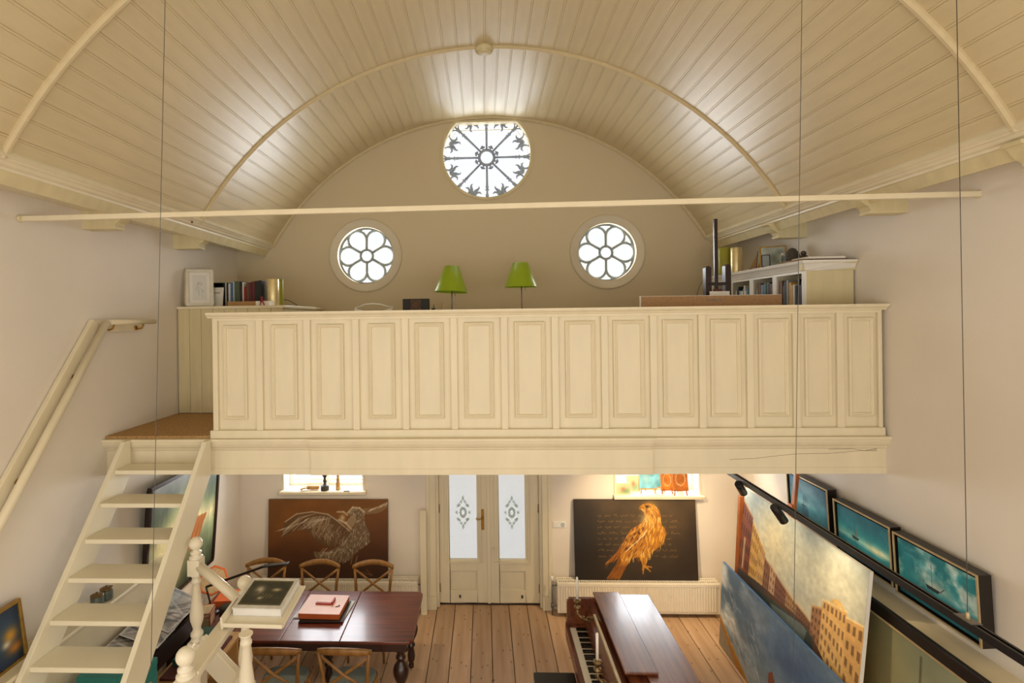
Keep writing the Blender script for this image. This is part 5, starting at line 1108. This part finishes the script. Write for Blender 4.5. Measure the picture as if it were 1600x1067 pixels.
plain_canvas('seascape_painting', 'unframed blue seascape with clouds and red boats standing before the canal painting', 2.08, .94, B1, (2.66, 5.335, .012), (-tl, 0, -PI/2), 'b_blue', .03)
# --- three teal seascapes on the wall
def teal(seed, kind):
    a = Art(170, 112, '2f7f90')
    if kind == 0: a.grad([(0, '1f5a78'), (.45, '4d8ea4'), (.62, '2e7d92'), (1, '134a5c')]); a.glow(.45, .2, .3, .2, '9cc3cf', .6); a.glow(.4, .55, .25, .08, 'b5d3d8', .6)
    if kind == 1: a.grad([(0, '136a80'), (.4, '2a93a0'), (.58, '8fcabf'), (.64, '2c8fa0'), (1, '0f5a74')]); a.glow(.78, .58, .2, .07, 'f3ecc0', .95); a.line([(.2, .62), (.9, .66)], .006, 'd6e6d2', .5)
    if kind == 2: a.grad([(0, '17808c'), (.6, '2b8f9a'), (.72, '1a7f90'), (1, '0e5a66')]); nz = vnoise(112, 170, 4, 6, seed); a.blend((nz-.47)*4*np.clip((.72-a.V)*8, 0, 1), 'bcd9d6'); a.glow(.1, .1, .3, .2, '0f6f80', .5); a.glow(.5, .55, .2, .1, 'e6e2cf', .8)
    a.mottle(.16, 6, 8, seed+1); x, y = ((.38, .62), (.36, .54), (.46, .60))[kind]; s = (.6, .8, 1.0)[kind]
    a.poly([(x-.09*s, y-.02), (x+.10*s, y-.015), (x+.075*s, y+.045*s), (x-.06*s, y+.045*s)], '1d2a2e', .95); a.line([(x, y), (x+.005, y-.42*s)], .004, '22333a', .9)
    if kind == 1: a.poly([(x+.008, y-.02), (x+.012, y-.3), (x+.06, y-.03)], '8a7a60', .7)
    if kind == 2: a.line([(x+.1, y), (x+.16, y-.1)], .006, '1d2a2e', .9); a.line([(x-.1, y-.03), (x-.12, y-.06)], .006, '1d2a2e', .9)
    a.line([(x, y+.05), (x+.02, y+.2)], .01, '14505e', .5); return a
for k, (ya, yb, lbl) in enumerate(((5.13, 5.81, 'stormy teal seascape with pale glow in black and gilt frame, behind the easel mast'), (4.36, 5.045, 'teal seascape with setting sun and single boat in black and gilt frame'), (3.605, 4.33, 'turquoise seascape with bright clouds and dark fishing boat in black frame'))):
    t = thing('framed_seascape', lbl, 'painting', (XW-.105, (ya+yb)/2, (1.70, 1.655, 1.64)[k]), (.05, 0, -PI/2), 'framed seascapes on the right wall'); W, H = yb-ya, .47
    mb = MB(); f = .012
    for (xa, xb_, za, zb_) in ((-W/2, W/2, 0, f), (-W/2, W/2, H-f, H), (-W/2, -W/2+f, f, H-f), (W/2-f, W/2, f, H-f)): mb.box((xa, -.004, za), (xb_, .004, zb_))
    mb.build('gilt_edge', 'champagne', t, local=True)
    mb = MB(); f2 = .014
    for (xa, xb_, za, zb_) in ((-W/2, W/2, 0, f2), (-W/2, W/2, H-f2, H), (-W/2, -W/2+f2, f2, H-f2), (W/2-f2, W/2, f2, H-f2)): mb.box((xa, .0041, za), (xb_, .085, zb_))
    mb.box((-W/2+f2, .035, f2), (W/2-f2, .08, H-f2)); mb.build('box_frame', 'black_frame', t, local=True)
    gp = .02; MB().box((-W/2+f+gp, .013, f+gp), (W/2-f-gp, .035, H-f-gp)).build('stretcher', 'black', t, local=True); canvas_mesh('canvas', teal(40+k, k), W-2*f-2*gp, H-2*f-2*gp, 'paint', t, Matrix.Translation((0, .0125, f+gp)))
# --- dark framed sail picture leaning on the ledge
S_ = Art(90, 110, 'b9b48f'); S_.grad([(0, '8f9a80'), (.6, 'b3ae88'), (1, '6b6248')]); S_.glow(.05, .5, .3, .9, '6a5426', .8); S_.poly([(.38, .62), (.44, .30), (.52, .22), (.56, .62)], 'c9b79c'); S_.poly([(.50, .62), (.56, .26), (.60, .62)], 'a8947c'); S_.line([(.47, .06), (.47, .30)], .006, '3a3426', .8); S_.glow(.95, .5, .25, .6, 'e0d49a', .7); S_.mottle(.12, 4, 4, 51)
tl = math.atan2(.08, 1.55)
t = frame_pic('framed_sail_picture', 'sailing picture in a broad dark frame leaning on the right ledge', 1.7, 1.56, .085, 'black_frame', S_, (2.91, 3.85, .01), (-tl, 0, -PI/2), 'painting', .04)
mb = MB()
for (xa, xb_, za, zb_) in ((-.765, .765, .085, .1), (-.765, .765, 1.46, 1.475), (-.765, -.75, .1, 1.46), (.75, .765, .1, 1.46)): mb.box((xa, -.003, za), (xb_, .012, zb_))
mb.build('slip', 'champagne', t, local=True)

# ================================================================== track light on the right
TXX, TZZ = 2.3, 2.305
tk = thing('track_light', 'long black track light rail hanging on the right side', 'track light', (TXX, 4.2, TZZ)); yw = at(1512, 965, X=TXX).y
MB().box((TXX-.02, 1.7, TZZ-.02), (TXX+.02, 6.6, TZZ-.004)).box((TXX-.02, 1.7, TZZ-.004), (TXX-.008, 6.6, TZZ+.02)).box((TXX+.008, 1.7, TZZ-.004), (TXX+.02, 6.6, TZZ+.02)).build('rail', 'black_metal', tk)
zv = VZC+math.sqrt(VR**2-(TXX-.02-VC)**2); MB().tube([(TXX, yw, TZZ+.03), (TXX-.015, yw, zv+.002)], .0018, 6).build('cable', 'cable', tk); MB().lathe([(.008, 0), (.008, .045), (.004, .055)], (TXX, yw, TZZ), 10).build('cable_grip', 'champagne', tk); MB().box((TXX-.025, yw-.05, TZZ+.018), (TXX+.025, yw+.05, TZZ+.023)).build('clip', 'steel', tk)
MB().tube([(TXX, 6.2, TZZ+.02), (TXX, 6.2, 2.562)], .004, 6).build('rear_rod', 'black_metal', tk)
def spot(name, y, aim, label, parent=None, x=TXX, ztop=TZZ-.02, power=60, blend=.7, size=55, col=(1, .75, .44)):
    P0 = Vector((x, y, ztop)); s = thing(name, label, 'spotlight', P0); hub = P0+Vector((0, 0, -.055)); d = (Vector(aim)-hub).normalized()
    MB().box((x-.018, y-.045, ztop-.016), (x+.018, y+.045, ztop)).build('adapter', 'black_metal', s); MB().tube([P0+Vector((0, 0, -.01)), hub], .008, 8).build('stem', 'black_metal', s)
    M = Matrix.Translation(hub) @ d.to_track_quat('Z', 'Y').to_matrix().to_4x4()
    MB().lathe([(.03, -.07), (.034, -.066), (.034, .09), (.03, .09), (.027, .07), (.001, .07)], (0, 0, 0), 20, M).build('housing', 'black_metal', s)
    L_ = bpy.data.lights.new('spot_lamp', 'SPOT'); L_.energy = power; L_.color = col; L_.spot_size = math.radians(size); L_.spot_blend = blend; L_.shadow_soft_size = .025
    lo = bpy.data.objects.new('spot_lamp', L_); COL.objects.link(lo); lo.parent = s; lo.location = hub+d*.1-P0; lo.rotation_euler = d.to_track_quat('-Z', 'Y').to_euler(); return s
spot('track_spot', at(1157, 752, X=TXX).y, (3.0, 5.7, 1.3), 'black cylinder spotlight on the track near the beam, tilted at the canal painting', power=27, size=88, blend=1.0)
spot('track_spot', at(1216, 790, X=TXX).y, (3.0, 4.6, 1.25), 'black cylinder spotlight on the track above the middle of the canal painting', power=27, size=88, blend=1.0)
spot('ceiling_spot', 5.75, (1.95, 7.0, .9), 'black spotlight under the gallery aimed at the falcon painting', None, 1.75, 2.56, 165, size=84, blend=1.0)
spot('ceiling_spot', 5.4, (-3.1, 5.7, 1.5), 'black spotlight under the gallery aimed at the green painting', None, -2.15, 2.56, 55, size=60)
spot('ceiling_spot', 5.3, (-1.9, 6.2, .7), 'black spotlight under the gallery above the dining table', None, -1.2, 2.56, 36, size=100)
spot('ceiling_spot', 6.0, (2.9, 6.6, 1.6), 'black spotlight under the gallery beside the right wall', None, 2.6, 2.56, 35, size=80)

# ================================================================== left wall
G = Art(110, 110, '6d7d66'); G.grad([(0, 'aeb4b6'), (.14, '6c7a72'), (.35, '6f8264'), (.5, 'c9c39a'), (.62, '8a9a78'), (1, '33402f')]); G.mottle(.3, 3, 6, 61)
for i in range(120): u = RA.random(); v = RA.random(); G.line([(u, v), (u+RA.uniform(-.02, .02), v+.12)], .006, RA.choice(['4e6350', '8fa286', 'b3bf9f', '3c4d3d']), .3)
G.glow(.45, .5, .28, .16, 'f0e6c0', .95); G.poly([(.56, .50), (.70, .465), (.86, .49), (.80, .56), (.74, .68), (.66, .76), (.58, .72), (.6, .6)], 'a5612f', .9)
for i in range(30): u = .5+RA.random()*.3; v = .5+RA.random()*.3; G.line([(u, v), (u-.05, v+.12)], .006, RA.choice(['d98c3f', '8a4318', 'e8b06a']), .6)
G.glow(.3, .75, .2, .2, 'e6dcae', .7)
frame_pic('green_painting', 'large green painting with orange drapery in a dark frame on the left wall', 1.35, 1.28, .035, 'dark_wood', G, (-3.215, 5.62, .97), (.085, 0, PI/2), 'painting', .045)
# gold framed picture on the ledge (plain blue ground with an abstract warm shape)
D_ = Art(40, 60, '1c2c42'); D_.glow(.5, .45, .6, .4, '3c5878', .7); D_.glow(.72, .5, .18, .13, 'd79a2c', .95); D_.glow(.8, .75, .2, .1, 'c27a22', .95); D_.glow(.6, .62, .1, .06, 'e8dcc0', .9)
frame_pic('gold_framed_picture', 'gold framed picture of warm shapes on dark blue, standing on the left ledge', .34, .40, .02, 'gold_frame', D_, (-3.13, 3.425, 1.532), (-.12, 0, PI/2+.03), 'picture', .035)
for k, (px, py) in enumerate(((152, 948), (166.5, 936))):
    q = at(px, py, X=-3.12); tn = thing('tea_tin', ['squat grey tin with brass lid on the ledge, closer to the stairs foot', 'squat grey tin with brass lid on the ledge, farther along'][k], 'tin', (-3.12, q.y, 1.533), None, 'tins on the left ledge')
    MB().lathe([(.045, 0), (.047, .005), (.047, .075), (.045, .08)], (-3.12, q.y, 1.533), 20).build('body', 'tin', tn); MB().lathe([(.048, .08), (.048, .088), (.03, .094), (.008, .095), (.01, .108), (.001, .11)], (-3.12, q.y, 1.533), 20).build('lid', 'aged_brass', tn)
jr = thing('glass_jar', 'white jar with brass lid on the ledge beside the tins', 'jar', (-3.12, 4.02, 1.533)); MB().lathe([(.04, 0), (.042, .05), (.03, .07)], (-3.12, 4.02, 1.533), 16).build('body', 'white', jr); MB().lathe([(.031, .07), (.031, .09), (.001, .1)], (-3.12, 4.02, 1.533), 16).build('lid', 'aged_brass', jr)
# print rack with big black and white photographs
pr_ = thing('print_rack', 'sloping wooden print rack beside the stairs', 'rack', (-2.8, 4.6, 0))
rk0, rk1, RZ0, RZ1 = 4.10, 5.04, 1.12, 1.24
for y in (rk0, rk1-.03): MB().prism([(-3.03, 0), (-2.72, 0), (-2.72, RZ0-.02), (-3.03, RZ1-.02)], y, y+.03, 'y').build('side', 'dark_wood', pr_)
MB().box((-3.03, rk0+.03, .12), (-2.72, rk1-.03, .15)).build('shelf', 'dark_wood', pr_); MB().box((-2.75, rk0+.03, RZ0-.2), (-2.72, rk1-.03, RZ0-.04)).build('front_rail', 'dark_wood', pr_)
for k in range(3): MB().bar((-2.73, rk0+.1+k*.35, RZ0-.012), (-3.02, rk0+.1+k*.35, RZ1-.025), .04, .012).build('slat', 'dark_wood', pr_)
def photo(seed, tone):
    a = Art(70, 60, 'a09a94'); a.mottle(.5, 3, 4, seed); r2 = random.Random(seed)
    for i in range(9): a.line([(r2.random(), 0), (r2.random(), 1)], .025, r2.choice(['3a3836', 'dcd8d2', '5f5b56']), .6)
    for i in range(26): u, v = r2.random(), r2.random(); a.line([(u, v), (u+.22, v+.06)], .010, r2.choice(['2a2826', 'e3e0da', '6f6b66']), .6)
    if tone: a.blend(np.clip(1-a.V*1.6, 0, 1)*.6, '6f92b3')
    for e in (((0, 0), (1, 0)), ((1, 0), (1, 1)), ((1, 1), (0, 1)), ((0, 1), (0, 0))): a.line(list(e), .035, 'e4e1de', 1)
    return a
sl_ = math.atan2(RZ1-RZ0, .31); M = Matrix.Rotation(sl_-PI/2, 4, 'X')
for k, (y, off, rz, lb) in enumerate(((4.36, 0, .02, 'large black and white photograph of beams at the near end of the print rack'), (4.60, .012, .06, 'large black and white photograph overlapping in the middle of the print rack'), (4.80, .024, -.05, 'large bluish photograph at the far end of the print rack'))):
    t = thing('photo_print', lb, 'photograph', (-2.71, y, RZ0+.003+off), (0, 0, PI/2+rz))
    canvas_mesh('print', photo(70+k, k == 2), .54, .33, 'paint_matte', t, M); MB().box((-.27, .0008, 0), (.27, .005, .33)).build('board', 'b_black', t, local=True).matrix_local = M
ls = thing('low_shelf', 'pale wooden low shelf beside the balustrade', 'shelf', (-2.45, 4.6, 0))
MB().box((-2.70, 4.22, .86), (-2.30, 5.0, .89)).build('shelf_top', 'light_wood', ls, bev=.003)
for y in (4.24, 4.95): MB().box((-2.68, y, 0), (-2.32, y+.03, .86)).build('side', 'light_wood', ls)
MB().box((-2.68, 4.27, .45), (-2.32, 4.95, .47)).build('shelf_board', 'light_wood', ls)
o = MB().box((-2.66, 4.30, .891), (-2.34, 4.9, .912)).build('portfolio', 'maroon'); tag(o, 'maroon portfolio lying on the low shelf', 'portfolio')
o = MB().box((-2.64, 4.45, .913), (-2.40, 4.95, .965)).build('portfolio', 'green_dark'); tag(o, 'dark green portfolio lying on the maroon one', 'portfolio')
# teal boxes on a low cabinet under the stairs
for k in range(2):
    x0_ = -2.96+k*.306; bw_ = (.3, .14)[k]; tbx = thing('teal_box', ['teal archive box standing against the wall wainscot', 'narrow teal archive box standing under the stairs'][k], 'box', (x0_+.15, 3.9, 1.03), None, 'teal archive boxes')
    MB().box((x0_, 3.80, 1.03), (x0_+bw_, 4.04, 1.23)).build('body', 'teal', tbx, bev=.003); MB().box((x0_-.002, 3.796, 1.20), (x0_+bw_+.002, 4.044, 1.25)).build('lid', 'teal', tbx, bev=.003)
    lh = MB().box((x0_+bw_/2-.04, 3.79, 1.12), (x0_+bw_/2+.04, 3.80, 1.17)).build('label_holder', 'champagne', tbx); MB().box((x0_+bw_/2-.03, 3.788, 1.13), (x0_+bw_/2+.03, 3.791, 1.16)).build('label_card', 'paper', lh)
lc_ = thing('low_cabinet', 'grey low cabinet under the teal boxes', 'cabinet', (-2.65, 3.9, 0)); MB().box((-3.02, 3.79, .05), (-2.48, 4.05, 1.028)).build('body', 'b_grey', lc_, bev=.004); MB().box((-3.0, 3.81, 0), (-2.5, 4.03, .05)).build('plinth', 'b_dark', lc_)
SC.cycles.use_denoising = True
